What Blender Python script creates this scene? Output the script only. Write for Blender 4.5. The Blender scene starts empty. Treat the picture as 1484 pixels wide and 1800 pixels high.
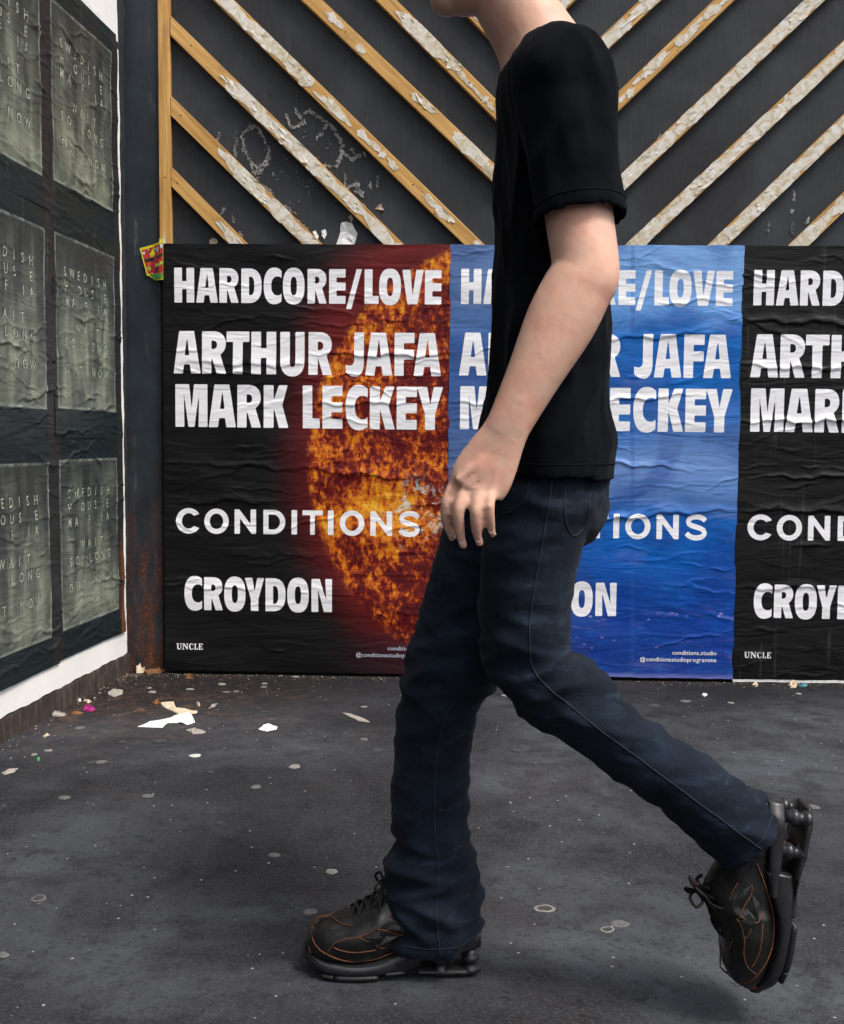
import bpy, bmesh, math, random
import numpy as np
from mathutils import Vector, Matrix, noise
rnd = random.Random(7)
S = bpy.context.scene
COL = S.collection

# ------------------------------------------------------------------ camera
CAMP = np.array([1.0509, -3.9242, 0.8375]); YAW, PIT, ROL, FPX = -0.03263, 0.06401, 0.008895, 1943.7
FW = np.array([math.sin(YAW)*math.cos(PIT), math.cos(YAW)*math.cos(PIT), -math.sin(PIT)])
_r = np.array([math.cos(YAW), -math.sin(YAW), 0]); _u = np.cross(_r, FW)
RT = _r*math.cos(ROL)+_u*math.sin(ROL); UP = -_r*math.sin(ROL)+_u*math.cos(ROL)
cam = bpy.data.cameras.new('camera'); co = bpy.data.objects.new('camera', cam); COL.objects.link(co)
co.matrix_world = Matrix(((RT[0], UP[0], -FW[0], CAMP[0]), (RT[1], UP[1], -FW[1], CAMP[1]), (RT[2], UP[2], -FW[2], CAMP[2]), (0, 0, 0, 1)))
cam.sensor_fit = 'HORIZONTAL'; cam.sensor_width = 36; cam.lens = FPX/1484*36; cam.clip_start = .02; cam.clip_end = 500
S.camera = co
# ------------------------------------------------------------------ light
SUN_EL, SUN_AZ = math.radians(58), math.radians(128)      # azimuth clockwise from +Y
W = bpy.data.worlds.new('World'); S.world = W; W.use_nodes = True
wn = W.node_tree; bg = wn.nodes['Background']
sky = wn.nodes.new('ShaderNodeTexSky'); sky.sky_type = 'NISHITA'; sky.sun_disc = False
sky.sun_elevation = SUN_EL; sky.sun_rotation = SUN_AZ; sky.dust_density = 5; sky.ozone_density = 1
hs = wn.nodes.new('ShaderNodeHueSaturation'); hs.inputs['Saturation'].default_value = .38
wn.links.new(sky.outputs[0], hs.inputs['Color']); wn.links.new(hs.outputs[0], bg.inputs[0]); bg.inputs[1].default_value = .115
sl = bpy.data.lights.new('sun', 'SUN'); sl.energy = 1.5; sl.angle = math.radians(14); sl.color = (1, .955, .9)
so = bpy.data.objects.new('sun', sl); COL.objects.link(so)
sd = Vector((math.sin(SUN_AZ)*math.cos(SUN_EL), math.cos(SUN_AZ)*math.cos(SUN_EL), math.sin(SUN_EL)))
so.rotation_euler = sd.to_track_quat('Z', 'Y').to_euler(); so.location = (3, -3, 6)
V = S.view_settings; V.view_transform = 'Standard'; V.look = 'None'; V.exposure = .84; V.gamma = 1; V.use_curve_mapping = False
S.render.engine = 'CYCLES'

def at(px, py, Y):
    d = FW + RT*(px-742)/FPX - UP*(py-900)/FPX
    return CAMP + d*(Y-CAMP[1])/d[1]
GZ = -.01
def atg(px, py, z=GZ):
    d = FW + RT*(px-742)/FPX - UP*(py-900)/FPX
    return CAMP + d*(z-CAMP[2])/d[2]

# ------------------------------------------------------------------ object helpers
def obj(name, me, mat=None, parent=None, label=None, cat=None, group=None, kind=None):
    o = bpy.data.objects.new(name, me); COL.objects.link(o)
    if mat is not None and me is not None:
        for m in (mat if isinstance(mat, (list, tuple)) else [mat]): me.materials.append(m)
    if parent: o.parent = parent
    for k, v in (('label', label), ('category', cat), ('group', group), ('kind', kind)):
        if v: o[k] = v
    return o
def mesh(vs, fs, smooth=False, name='mesh'):
    me = bpy.data.meshes.new(name); me.from_pydata([tuple(map(float, v)) for v in vs], [], [tuple(int(i) for i in f) for f in fs]); me.update()
    if smooth: me.shade_smooth()
    return me
def join(parts):
    vs, fs, n = [], [], 0
    for v, f in parts:
        vs += [tuple(p) for p in v]; fs += [tuple(i+n for i in q) for q in f]; n += len(v)
    return vs, fs
def box(x0, x1, y0, y1, z0, z1, bev=0):
    bm = bmesh.new(); bmesh.ops.create_cube(bm, size=1)
    for v in bm.verts: v.co = Vector((x0+(v.co.x+.5)*(x1-x0), y0+(v.co.y+.5)*(y1-y0), z0+(v.co.z+.5)*(z1-z0)))
    if bev: bmesh.ops.bevel(bm, geom=list(bm.edges), offset=bev, segments=1, affect='EDGES')
    me = bpy.data.meshes.new('box'); bm.to_mesh(me); bm.free(); return me

# ------------------------------------------------------------------ material helper
class M:
    def __init__(s, name, rough=.6, spec=.5):
        s.m = bpy.data.materials.new(name); s.m.use_nodes = True; s.t = s.m.node_tree; s.b = s.t.nodes['Principled BSDF']
        s.b.inputs['Roughness'].default_value = rough; s.b.inputs['Specular IOR Level'].default_value = spec
    def n(s, ty, **kw):
        n = s.t.nodes.new('ShaderNode'+ty)
        for k, v in kw.items(): setattr(n, k, v)
        return n
    def put(s, sock, v):
        if v is None: return
        if isinstance(v, bpy.types.NodeSocket): s.t.links.new(v, sock)
        else:
            d = sock.default_value
            if hasattr(d, '__len__'):
                v = tuple(v) if hasattr(v, '__len__') else (v,)*len(d)
                sock.default_value = (v+(1,)*4)[:len(d)]
            else: sock.default_value = v
    def math(s, op, a, b=0., c=None, clamp=False):
        n = s.n('Math', operation=op, use_clamp=clamp); s.put(n.inputs[0], a); s.put(n.inputs[1], b)
        if c is not None: s.put(n.inputs[2], c)
        return n.outputs[0]
    def mul(s, a, b): return s.math('MULTIPLY', a, b)
    def add(s, a, b): return s.math('ADD', a, b)
    def sub(s, a, b): return s.math('SUBTRACT', a, b)
    def step(s, v, a, b):     # smoothstep a..b
        n = s.n('MapRange', interpolation_type='SMOOTHSTEP'); s.put(n.inputs[0], v); s.put(n.inputs[1], a); s.put(n.inputs[2], b); return n.outputs[0]
    def mix(s, f, a, b, mode='MIX'):
        n = s.n('Mix', data_type='RGBA', blend_type=mode); s.put(n.inputs[0], f); s.put(n.inputs[6], a); s.put(n.inputs[7], b); return n.outputs[2]
    def obj(s): return s.n('TexCoord').outputs['Object']
    def uv(s): return s.n('TexCoord').outputs['UV']
    def geo(s): return s.n('NewGeometry').outputs['Position']
    def sc(s, v, sc, loc=(0, 0, 0), rot=(0, 0, 0)):
        n = s.n('Mapping'); s.put(n.inputs[0], v); n.inputs['Scale'].default_value = sc; n.inputs['Location'].default_value = loc; n.inputs['Rotation'].default_value = rot; return n.outputs[0]
    def noise(s, v, scale, det=4, rough=.55, dist=0., col=False):
        n = s.n('TexNoise'); s.put(n.inputs['Vector'], v); n.inputs['Scale'].default_value = scale; n.inputs['Detail'].default_value = det
        n.inputs['Roughness'].default_value = rough; n.inputs['Distortion'].default_value = dist; return n.outputs[1 if col else 0]
    def vor(s, v, scale, feat='F1', out='Distance', rnd_=1.):
        n = s.n('TexVoronoi', feature=feat); s.put(n.inputs['Vector'], v); n.inputs['Scale'].default_value = scale; n.inputs['Randomness'].default_value = rnd_; return n.outputs[out]
    def xyz(s, v): n = s.n('SeparateXYZ'); s.put(n.inputs[0], v); return n.outputs
    def comb(s, x, y, z=0.): n = s.n('CombineXYZ'); s.put(n.inputs[0], x); s.put(n.inputs[1], y); s.put(n.inputs[2], z); return n.outputs[0]
    def ramp(s, v, stops):
        n = s.n('ValToRGB'); s.put(n.inputs[0], v); cr = n.color_ramp
        while len(cr.elements) < len(stops): cr.elements.new(.5)
        for e, (p, c) in zip(cr.elements, stops): e.position = p; e.color = tuple(c)+(1,) if hasattr(c, '__len__') else (c, c, c, 1)
        return n.outputs[0]
    def attr(s, name): n = s.n('Attribute', attribute_name=name); return n.outputs['Fac']
    def vmath(s, op, a, b, **k): n = s.n('VectorMath', operation=op); s.put(n.inputs[0], a); s.put(n.inputs[1], b); return n.outputs[k.get('o', 0)]
    def bump(s, h, strength=1., dist=.001, prev=None):
        n = s.n('Bump'); s.put(n.inputs['Height'], h); n.inputs['Strength'].default_value = strength; n.inputs['Distance'].default_value = dist
        if prev is not None: s.put(n.inputs['Normal'], prev)
        s.nrm = n.outputs[0]; s.t.links.new(s.nrm, s.b.inputs['Normal']); return s.nrm
    def col(s, c): s.put(s.b.inputs['Base Color'], c); return s
    def rgh(s, c): s.put(s.b.inputs['Roughness'], c); return s

# ------------------------------------------------------------------ materials: setting
def m_asphalt():
    m = M('asphalt', .9, .10); p = m.geo(); x = m.xyz(p)
    n1 = m.noise(p, 1.15, 6, .62, .7); n2 = m.noise(p, 9, 5, .65); n3 = m.noise(p, 190, 4, .8); n4 = m.noise(p, 70, 4, .7)
    base = m.ramp(n1, [(.36, (.018, .018, .020)), (.46, (.031, .032, .036)), (.55, (.053, .056, .064)), (.66, (.080, .085, .096))])
    base = m.mix(m.mul(m.step(n2, .48, .68), .55), base, (.015, .0145, .016))
    base = m.mix(m.mul(m.step(m.noise(p, 3.1, 4, .6, .6), .55, .68), .4), base, (.030, .024, .020))
    base = m.mix(m.mul(m.step(n3, .50, .66), .5), base, (.105, .109, .120))
    base = m.mix(m.mul(m.step(n4, .53, .66), .5), base, (.012, .012, .013))
    # brown grime in the corner by the left wall
    d = m.n('VectorMath', operation='DISTANCE'); m.put(d.inputs[0], m.sc(p, (1, .8, 0))); d.inputs[1].default_value = (.0, -.02, 0)
    g = m.mul(m.step(m.add(d.outputs['Value'], m.mul(m.sub(n2, .5), .9)), .95, .15), .9)
    base = m.mix(g, base, m.ramp(m.noise(p, 22, 5, .7), [(.36, (.012, .009, .009)), (.50, (.028, .018, .014)), (.60, (.075, .038, .022)), (.70, (.16, .10, .07))]))
    # darker band towards the foot of the hoarding
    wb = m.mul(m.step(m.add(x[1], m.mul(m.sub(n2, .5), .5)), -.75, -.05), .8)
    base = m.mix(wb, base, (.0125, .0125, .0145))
    # wavering hairline cracks and dark rubbed streaks
    ck = m.n('TexVoronoi', feature='DISTANCE_TO_EDGE'); m.put(ck.inputs['Vector'], m.vmath('ADD', p, m.vmath('MULTIPLY', m.noise(p, 2.5, 4, .6, 0, True), (.5, .5, 0)))); ck.inputs['Scale'].default_value = .55
    base = m.mix(m.mul(m.step(ck.outputs['Distance'], .0025, .0005), .10), base, (.008, .008, .009))
    sk = m.noise(m.sc(p, (.35, 1.6, 1), rot=(0, 0, .5)), 3.2, 5, .7, .4); base = m.mix(m.mul(m.step(sk, .56, .68), .45), base, (.017, .016, .017))
    # pale mineral specks
    v = m.n('TexVoronoi'); m.put(v.inputs['Vector'], p); v.inputs['Scale'].default_value = 52
    wn_ = m.n('TexWhiteNoise'); m.put(wn_.inputs['Vector'], v.outputs['Position'])
    sp = m.mul(m.step(v.outputs['Distance'], m.add(m.mul(m.step(wn_.outputs['Value'], .72, 1.), .19), .001), 0.), m.step(wn_.outputs['Value'], .72, .85))
    base = m.mix(m.math('MINIMUM', m.mul(sp, 1.6), .9), base, (.46, .455, .44))
    m.col(base)
    h = m.add(m.mul(n3, .5), m.add(m.mul(n4, .6), m.mul(sp, .4))); m.bump(h, 1., .005)
    m.bump(n2, .35, .012, m.nrm)
    m.rgh(m.ramp(n2, [(.3, .78), (.7, .95)])); return m.m
def m_wall():
    m = M('dark_painted_plywood', .62, .3); p = m.obj(); g = m.sc(p, (1, 1, .06))
    a = m.noise(p, 1.7, 5, .6); b = m.noise(g, 160, 4, .6); c = m.noise(p, 14, 5, .7)
    base = m.ramp(a, [(.34, (.010, .0115, .014)), (.50, (.018, .0205, .025)), (.66, (.031, .036, .043))])
    base = m.mix(m.mul(m.step(b, .5, .75), .4), base, (.045, .048, .053))
    base = m.mix(m.mul(m.step(c, .58, .74), .35), base, (.050, .053, .058))
    r = m.noise(m.sc(p, (1, 1, .35)), 34, 6, .75)
    base = m.mix(m.mul(m.step(r, .70, .76), .35), base, (.25, .25, .25))
    sp_ = at(1232, 335, .036); e = m.vmath('DISTANCE', m.sc(p, (1, 0, 1), rot=(0, 0, 0)), (sp_[0], 0, sp_[2]), o='Value')
    stn = m.step(m.add(e, m.mul(m.sub(m.noise(p, 9, 5, .7), .5), .28)), .24, .10); base = m.mix(m.mul(stn, .7), base, (.012, .0105, .013))
    sc_ = m.noise(m.sc(p, (1, 1, 1), rot=(0, .7, 0)), 60, 6, .8, 2.); base = m.mix(m.mul(m.mul(stn, m.step(sc_, .60, .68)), .5), base, (.14, .14, .14))
    m.col(base); m.bump(m.add(b, m.mul(c, 1.2)), .5, .0012); m.rgh(m.ramp(c, [(.3, .5), (.7, .75)])); return m.m
def m_steel():
    m = M('blue_black_painted_steel', .5, .3); p = m.geo(); z = m.xyz(p)[2]
    c = m.noise(p, 7, 6, .7); r = m.noise(m.sc(p, (1, 1, .22)), 26, 6, .75); f = m.noise(p, 90, 4, .7)
    base = m.ramp(c, [(.3, (.010, .014, .019)), (.55, (.018, .025, .033)), (.8, (.032, .044, .054))])
    base = m.mix(m.mul(m.step(r, .60, .70), .55), base, (.13, .115, .10))
    rust = m.ramp(f, [(.3, (.024, .009, .005)), (.52, (.080, .026, .011)), (.7, (.19, .062, .024))])
    k = m.math('MULTIPLY', m.step(m.add(z, m.mul(m.sub(c, .5), 1.2)), .85, .05), m.step(r, .36, .62))
    base = m.mix(m.mul(k, .95), base, rust)
    m.col(base); m.bump(m.add(r, m.mul(f, .5)), .4, .0012); m.rgh(m.mix(k, .45, .85)); return m.m
def m_plinth():
    m = M('grimy_brown_plinth', .85, .25); p = m.geo(); z = m.xyz(p)[2]
    a = m.noise(m.sc(p, (1, 1, .2)), 60, 5, .7); b = m.noise(p, 12, 5, .6)
    base = m.ramp(m.add(m.mul(a, .6), m.mul(b, .4)), [(.33, (.020, .016, .014)), (.5, (.050, .039, .032)), (.68, (.13, .105, .085))])
    m.col(base); m.bump(a, .6, .002); return m.m
def m_sidewall():
    m = M('dark_side_wall', .7, .3); p = m.geo(); c = m.noise(p, 9, 5, .65)
    m.col(m.ramp(c, [(.3, (.012, .014, .017)), (.7, (.035, .037, .042))])); m.bump(c, .4, .002); return m.m
def m_wood(var):
    m = M('raw_pine_batten', .55, .35); p = m.obj()
    g = m.sc(p, (.045, 1, 1), loc=(var*3.1, var*.7, var))
    w = m.noise(g, 95, 5, .62, .8); w2 = m.noise(g, 26, 3, .6, 1.5); k = m.vor(m.sc(p, (.55, 1, 1), loc=(var*1.7, 0, var)), 7)
    base = m.ramp(m.add(m.mul(w, .55), m.mul(w2, .45)), [(.32, (.27, .125, .028)), (.47, (.46, .245, .065)), (.62, (.62, .37, .125)), (.8, (.70, .46, .20))])
    base = m.mix(m.mul(m.step(k, .085, .02), .85), base, (.075, .026, .010))
    d = m.noise(p, 7, 5, .7, .5); base = m.mix(m.mul(m.step(d, .56, .75), .5), base, (.22, .13, .06))
    m.col(base); m.bump(w, .4, .0008); return m.m
def m_residue():
    m = M('torn_paper_residue', .8, .2); p = m.obj()
    a = m.noise(p, 34, 5, .7, 1.); b = m.noise(p, 150, 5, .75, 1.5); c = m.noise(m.sc(p, (1, 1, 1), loc=(4, 2, 9)), 13, 3, .6)
    base = m.ramp(a, [(.30, (.34, .26, .15)), (.41, (.50, .42, .29)), (.50, (.60, .54, .44)), (.62, (.68, .66, .62))])
    base = m.mix(m.mul(m.step(c, .60, .70), .3), base, (.36, .40, .42))
    base = m.mix(m.mul(m.step(b, .58, .70), .22), base, (.30, .24, .17))
    base = m.mix(m.mul(m.step(c, .37, .30), .5), base, (.44, .27, .12))
    m.col(base); m.bump(m.add(a, m.mul(b, .3)), .4, .002); return m.m
def m_plain(name, c, rough=.6, spec=.4, var=.25, scale=60, bump=.3, bd=.001):
    m = M(name, rough, spec); n = m.noise(m.obj(), scale, 4, .65); c = np.array(c)
    m.col(m.ramp(n, [(.3, tuple(c*(1-var))), (.7, tuple(np.minimum(c*(1+var), .9)))])); m.bump(n, bump, bd); return m.m

MAT_W = m_wall(); MAT_S = m_steel(); MAT_RES = m_residue(); MAT_SIDE = m_sidewall()
MAT_NAIL = m_plain('rusty_nail', (.03, .018, .012), .6)

# ------------------------------------------------------------------ ground
def ground():
    xs = sorted(set([-60, -30, -12, -6]+[-3+i*.25 for i in range(33)]+[7, 12, 30, 60])); ys = sorted(set([-60, -30, -12]+[-6+i*.25 for i in range(28)]+[2, 6, 20, 60]))
    vs = [(x, y, GZ+(.004*noise.noise((x*1.7, y*1.7, 0)) if -4 < x < 6 and -7 < y < -.25 else 0)) for y in ys for x in xs]
    n = len(xs); fs = [(j*n+i, j*n+i+1, (j+1)*n+i+1, (j+1)*n+i) for j in range(len(ys)-1) for i in range(n-1)]
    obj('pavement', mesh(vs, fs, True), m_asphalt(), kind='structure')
ground()

# ------------------------------------------------------------------ hoarding: plywood panels, battens, poster board
YP = .036      # face of the plywood panels ; battens proud to .009 ; poster board to 0
CX0, CX1 = at(903, 100, .02)[0], at(921, 100, .02)[0]+.012
H = obj('hoarding', None, label='dark plywood hoarding with a herringbone of pale timber battens above a row of posters', cat='hoarding')
for x0, x1 in ((-.03, (CX0+CX1)/2-.001), ((CX0+CX1)/2+.001, 2.46), (2.463, 4.9)):
    obj('panel', box(x0, x1, YP, YP+.018, GZ, 3.3), MAT_W, H)
obj('poster_board', box(.001, 4.9, .0015, YP-.001, .004, 1.520), m_plain('dark_board_edge', (.02, .02, .021), .8), H)
WOODS = [m_wood(i) for i in range(5)]
def prism(poly, y0, y1):
    n = len(poly); vs = [(p[0], y0, p[1]) for p in poly]+[(p[0], y1, p[1]) for p in poly]
    return vs, [tuple(range(n))[::-1], tuple(range(n, 2*n))]+[(i, (i+1) % n, n+(i+1) % n, n+i) for i in range(n)]
def blob(cx, cz, a, b, rng, n=16, jag=.35, rough=.18):
    ph = [rng.uniform(0, 6.28) for _ in range(4)]
    out = []
    for i in range(n):
        t = 6.2832*i/n; r = 1+jag*(.5*math.sin(2*t+ph[0])+.4*math.sin(3*t+ph[1])+.35*math.sin(5*t+ph[2]))+rng.uniform(-rough, rough)
        out.append((cx+a*r*math.cos(t), cz+b*r*math.sin(t)))
    return out
def flake(poly, y, rng, lift=.0012, th=.0004, curl=0):
    # a torn scrap: rim, crumpled middle, thin edge ; local plane x,z , outward -y
    n = len(poly); cx = sum(p[0] for p in poly)/n; cz = sum(p[1] for p in poly)/n
    vs = [(p[0], y, p[1]) for p in poly]
    vs += [(p[0], y-th-rng.random()*lift*.8-(curl if rng.random() < .25 else 0), p[1]) for p in poly]
    vs += [(cx+(p[0]-cx)*.55, y-th-rng.random()*lift, cz+(p[1]-cz)*.55) for p in poly]+[(cx, y-th-rng.random()*lift, cz)]
    fs = []
    for i in range(n):
        j = (i+1) % n
        fs += [(i, j, n+j, n+i), (n+i, n+j, 2*n+j, 2*n+i), (2*n+i, 2*n+j, 3*n)]
    return vs, fs
BW = .0245
def batten(p, q, w0, w1, cut0, cut1, cover, hw=BW, seed=0):
    """centre line p->q (x,z) ; cut = ('x',v) or ('z',v) or None ; local x runs along the batten"""
    rng = random.Random(seed); p = np.array(p); q = np.array(q); t = (q-p)/np.linalg.norm(q-p); nr = np.array([-t[1], t[0]])
    def end(c, base, s):
        b = base+nr*hw*s
        if c is None: return b
        k = 0 if c[0] == 'x' else 1
        return b+t*((c[1]-b[k])/t[k])
    P = [end(cut0, p, -1), end(cut1, q, -1), end(cut1, q, 1), end(cut0, p, 1)]
    loc = [((c-p)@t, (c-p)@nr) for c in P]
    L = max(c[0] for c in loc)
    bm = bmesh.new(); v, f = prism(loc, w0, w1); bv = [bm.verts.new(a) for a in v]; [bm.faces.new([bv[i] for i in g]) for g in f]
    bmesh.ops.recalc_face_normals(bm, faces=list(bm.faces))
    bmesh.ops.bevel(bm, geom=list(bm.edges), offset=.0012, segments=1, affect='EDGES')
    me = bpy.data.meshes.new('batten'); bm.to_mesh(me); bm.free()
    o = obj('batten', me, WOODS[seed % 5], H)
    ang = math.atan2(t[1], t[0]); o.location = (p[0], 0, p[1]); o.rotation_euler = (0, -ang, 0)
    parts = []
    x = 0
    lo, hi = min(c[0] for c in loc), L
    for (a, b, dens) in cover:
        s = a
        while s < b:
            if rng.random() < dens:
                ln = rng.uniform(.014, .07)*(1.3 if dens > .7 else .7); off = rng.uniform(-.4, .4)*hw*(1.5-dens)
                pl = blob(s*L, off, ln, hw*rng.uniform(.35, 1.)*(1.05 if dens > .7 else .62), rng, 18, .3)
                ov = rng.choice([0, 0, 0, .002])
                pl = [(min(max(u, lo+.01), hi-.004), min(max(z, -hw-ov), hw+ov*.5)) for u, z in pl]
                parts.append(flake(pl, w0-rng.uniform(.0001, .0012), rng, .00035, .0005, rng.choice([0]*7+[.0025])))
            s += rng.uniform(.010, .036)*(1 if dens < .7 else .8)*(.75 if dens > .92 and a < .05 else 1.2)/max(L, .4)
    if parts: obj('paper_residue', mesh(*join(parts)), MAT_RES, o, kind='stuff')
    for s in (rng.uniform(.06, .2), rng.uniform(.45, .6), rng.uniform(.82, .93)):
        c = [(s*L+.0028*math.cos(k), .3*hw*(rng.random()-.5)*0+.0028*math.sin(k)) for k in np.linspace(0, 6.28, 9)[:-1]]
        v, f = prism(c, w0-.0006, w0+.001); obj('nail', mesh(v, f), MAT_NAIL, o)
    return o
f2 = lambda a: (lambda w: (w[0], w[2]))(at(a[0], a[1], .009))
VX = .026
batten((.0055, 1.48), (.0005, 3.3), .009, YP-.001, None, None, [(.02, .06, .3)], .0205, 1)
batten(((CX0+CX1)/2-.006, 1.45), ((CX0+CX1)/2-.006, 3.3), .009, YP-.001, None, None, [(0, .5, .5)], .0225, 2)
cl, cr = (CX0+CX1)/2-.029, (CX0+CX1)/2+.017
left = [((299, 308), (417, 427), [(.72, 1, .8)]), ((299, 184), (547, 427), [(.38, .93, .95)]), ((297, 42), (691, 428), [(.27, .80, .95), (.86, 1, .9)]),
        ((394, 0), (833, 429), [(.0, .30, .85), (.36, .42, .8), (.5, .62, .55), (.72, 1, .5)]), ((549, 0), (900, 334), [(.1, .25, .25), (.5, .62, .5), (.72, 1, .9)]),
        ((680, 0), (902, 222), [(.12, .5, .9), (.5, 1, .6)]), ((813, 0), (903, 92), [(.1, 1, .6)])]
for i, (a, b, cv) in enumerate(left):
    p, q = np.array(f2(a)), np.array(f2(b)); t = (q-p)/np.linalg.norm(q-p)
    if a[1] < 5: _k = min(1.0, (3.22-p[1])/-t[1]); p = p-t*_k; cv = [(1-(1-c[0])*(np.linalg.norm(q-p)-_k)/np.linalg.norm(q-p), 1-(1-c[1])*(np.linalg.norm(q-p)-_k)/np.linalg.norm(q-p), c[2]) for c in cv]
    c0 = None if a[1] < 5 else ('x', VX+.0005)
    if a[1] < 5 and p[0] < VX: c0 = ('x', VX+.0005)
    c1 = ('z', 1.49) if b[1] > 400 else ('x', cl-.0005)
    batten(p, q, .0095+.0002*i, YP-.001, c0, c1, cv, seed=10+i)
right = [((918, 72), (993, 0), [(0, 1, .8)]), ((918, 210), (1143, 0), [(0, 1, .85)]), ((918, 340), (1273, 0), [(.1, .75, .62), (.75, 1, .4)]), ((975, 434), (1432, 0), [(0, 1, .97)]),
         ((1120, 428), (1540, 35), [(0, 1, .97)]), ((1265, 428), (1700, 10), [(0, 1, .95)]), ((1408, 428), (1800, 50), [(0, 1, .9)]), ((1550, 428), (1900, 90), [(0, 1, .8)]), ((1690, 428), (2000, 130), [(0, 1, .8)])]
for i, (a, b, cv) in enumerate(right):
    p, q = np.array(f2(a)), np.array(f2(b)); t = (q-p)/np.linalg.norm(q-p); q = q+t*min(.6, (3.22-q[1])/t[1])
    batten(p, q, .0095+.0002*i, YP-.001, ('x', cr+.0005) if a[1] < 400 else ('z', 1.49), None, cv, seed=30+i)

# peeled residue left on the plywood
def ribbon(pts, w, rng):
    out = []
    for (a, b) in zip(pts[:-1], pts[1:]):
        a, b = np.array(a, float), np.array(b, float); L = np.linalg.norm(b-a); s = 0
        while s < L:
            c = a+(b-a)*s/L+np.array([rng.gauss(0, .0026), rng.gauss(0, .0026)])
            if rng.random() < .9:
                pl = blob(0, 0, rng.uniform(.002, .0085), rng.uniform(.0008, .0036)*w, rng, 9, .5); an = math.atan2(b[1]-a[1], b[0]-a[0])+rng.gauss(0, .7)
                pl = [(c[0]+x*math.cos(an)-y*math.sin(an), c[1]+x*math.sin(an)+y*math.cos(an)) for x, y in pl]
                out.append(flake(pl, YP-rng.uniform(.0001, .0006), rng, .0012, .0003, .002))
            s += rng.uniform(.0016, .0042)
    return out
rg = random.Random(5); pr = []
Zc = lambda L: [f2((260+x/2.319, y/2.319)) for x, y in L]
for L, w in (([(385, 600), (378, 545), (400, 515), (430, 505), (455, 525), (470, 560), (492, 600), (486, 640), (455, 665), (430, 700), (415, 650), (385, 600)], 1),
          ([(350, 600), (348, 640), (355, 520)], .5), ([(430, 660), (455, 700), (490, 630)], 1.), ([(560, 460), (575, 510), (600, 510), (632, 490), (600, 450), (600, 430)], 1.2),
          ([(632, 450), (655, 440), (700, 470), (740, 500), (775, 550), (792, 590), (780, 640), (764, 670), (700, 665), (670, 630)], 1.3), ([(725, 500), (690, 555)], 1.2),
          ([(785, 605), (830, 640), (880, 615)], 1.3), ([(830, 600), (850, 640)], .8), ([(275, 570), (285, 530)], .7), ([(810, 760), (850, 740), (872, 790), (845, 770)], 1.6),
          ([(905, 760), (908, 730)], .9), ([(933, 760), (936, 710)], .5), ([(800, 700), (805, 780)], .7), ([(290, 865), (310, 840)], .8), ([(340, 870), (345, 900)], .6), ([(370, 940), (375, 960)], 1),
          ([(500, 700), (510, 710)], .5), ([(450, 700), (440, 740)], .5), ([(520, 640), (530, 660)], .3), ([(465, 745), (500, 780)], .8), ([(555, 830), (600, 870)], .8), ([(600, 890), (650, 930)], .9), ([(880, 830), (885, 850)], .9)):
    pr += ribbon(Zc(L), w, rg)
Zr = lambda L: [f2((700+x/1.893, y/1.893)) for x, y in L]
for L, w in (([(1325, 640), (1326, 662)], 1.6), ([(1318, 696), (1324, 700)], 1.6), ([(1245, 735), (1236, 765)], .7), ([(1319, 735), (1319, 780)], .5), ([(1360, 745), (1375, 725)], 1.5), ([(362, 650), (350, 662), (368, 664)], 3), ([(360, 705), (362, 725)], 1.2), ([(875, 445), (878, 455)], 1.5)):
    pr += ribbon(Zr(L), w, rg)
for _ in range(90):
    x, y = rg.gauss(590, 90), rg.gauss(660, 110)
    pr += ribbon(Zc([(x, y), (x+rg.uniform(-6, 6), y+rg.uniform(3, 12))]), .35, rg)[:1]
obj('paper_specks', mesh(*join(pr)), m_plain('grey_peel_edge', (.27, .265, .26), .8, .2, .5, 90), H, kind='stuff')
MAT_WP = m_plain('white_scrap_paper', (.68, .68, .67), .7, .3, .12, 30, .6, .003)
MAT_BP = m_plain('beige_scrap_paper', (.46, .40, .32), .8, .2, .2, 40, .6, .003)
def wallscrap(pts, name, mat, label, cat, z=Zc, curl=.004):
    pl = z(pts); r = random.Random(len(pts)); c = np.mean(pl, 0)
    dense = []
    for a, b in zip(pl, pl[1:]+pl[:1]): dense += [a, ((a[0]+b[0])/2+r.gauss(0, .0015), (a[1]+b[1])/2+r.gauss(0, .0015))]
    v, f = flake(dense, YP-.0005, r, .005, .0008, curl); obj(name, mesh(v, f), mat, label=label, cat=cat)
wallscrap([(786, 903), (805, 898), (830, 905), (852, 945), (838, 992), (765, 992), (782, 940)], 'paper_scrap', MAT_WP, 'white torn poster scrap stuck to the dark wall just above the orange sun poster', 'paper scrap')
wallscrap([(245, 978), (250, 968), (262, 965), (274, 970), (278, 985), (270, 992), (248, 992)], 'paper_scrap', MAT_BP, 'small rounded cream scrap on the wall right above the left poster edge, between two battens', 'paper scrap')
wallscrap([(922, 846), (950, 824), (962, 852)], 'paper_scrap', MAT_BP, 'small beige triangular scrap stuck on the dark wall below the peeled arcs', 'paper scrap')
wallscrap([(668, 940), (680, 934), (692, 955), (690, 972), (672, 955)], 'paper_scrap', MAT_WP, 'narrow whitish scrap between the second and third batten ends on the left', 'paper scrap')
wallscrap([(704, 935), (720, 928), (726, 945), (716, 970), (704, 955)], 'paper_scrap', MAT_WP, 'tiny grey-white fleck of paper left of the large torn white scrap', 'paper scrap')
wallscrap([(815, 878), (828, 868), (834, 885), (826, 902)], 'paper_scrap', MAT_BP, 'tiny cream curl of paper directly above the large torn white scrap', 'paper scrap')

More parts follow.
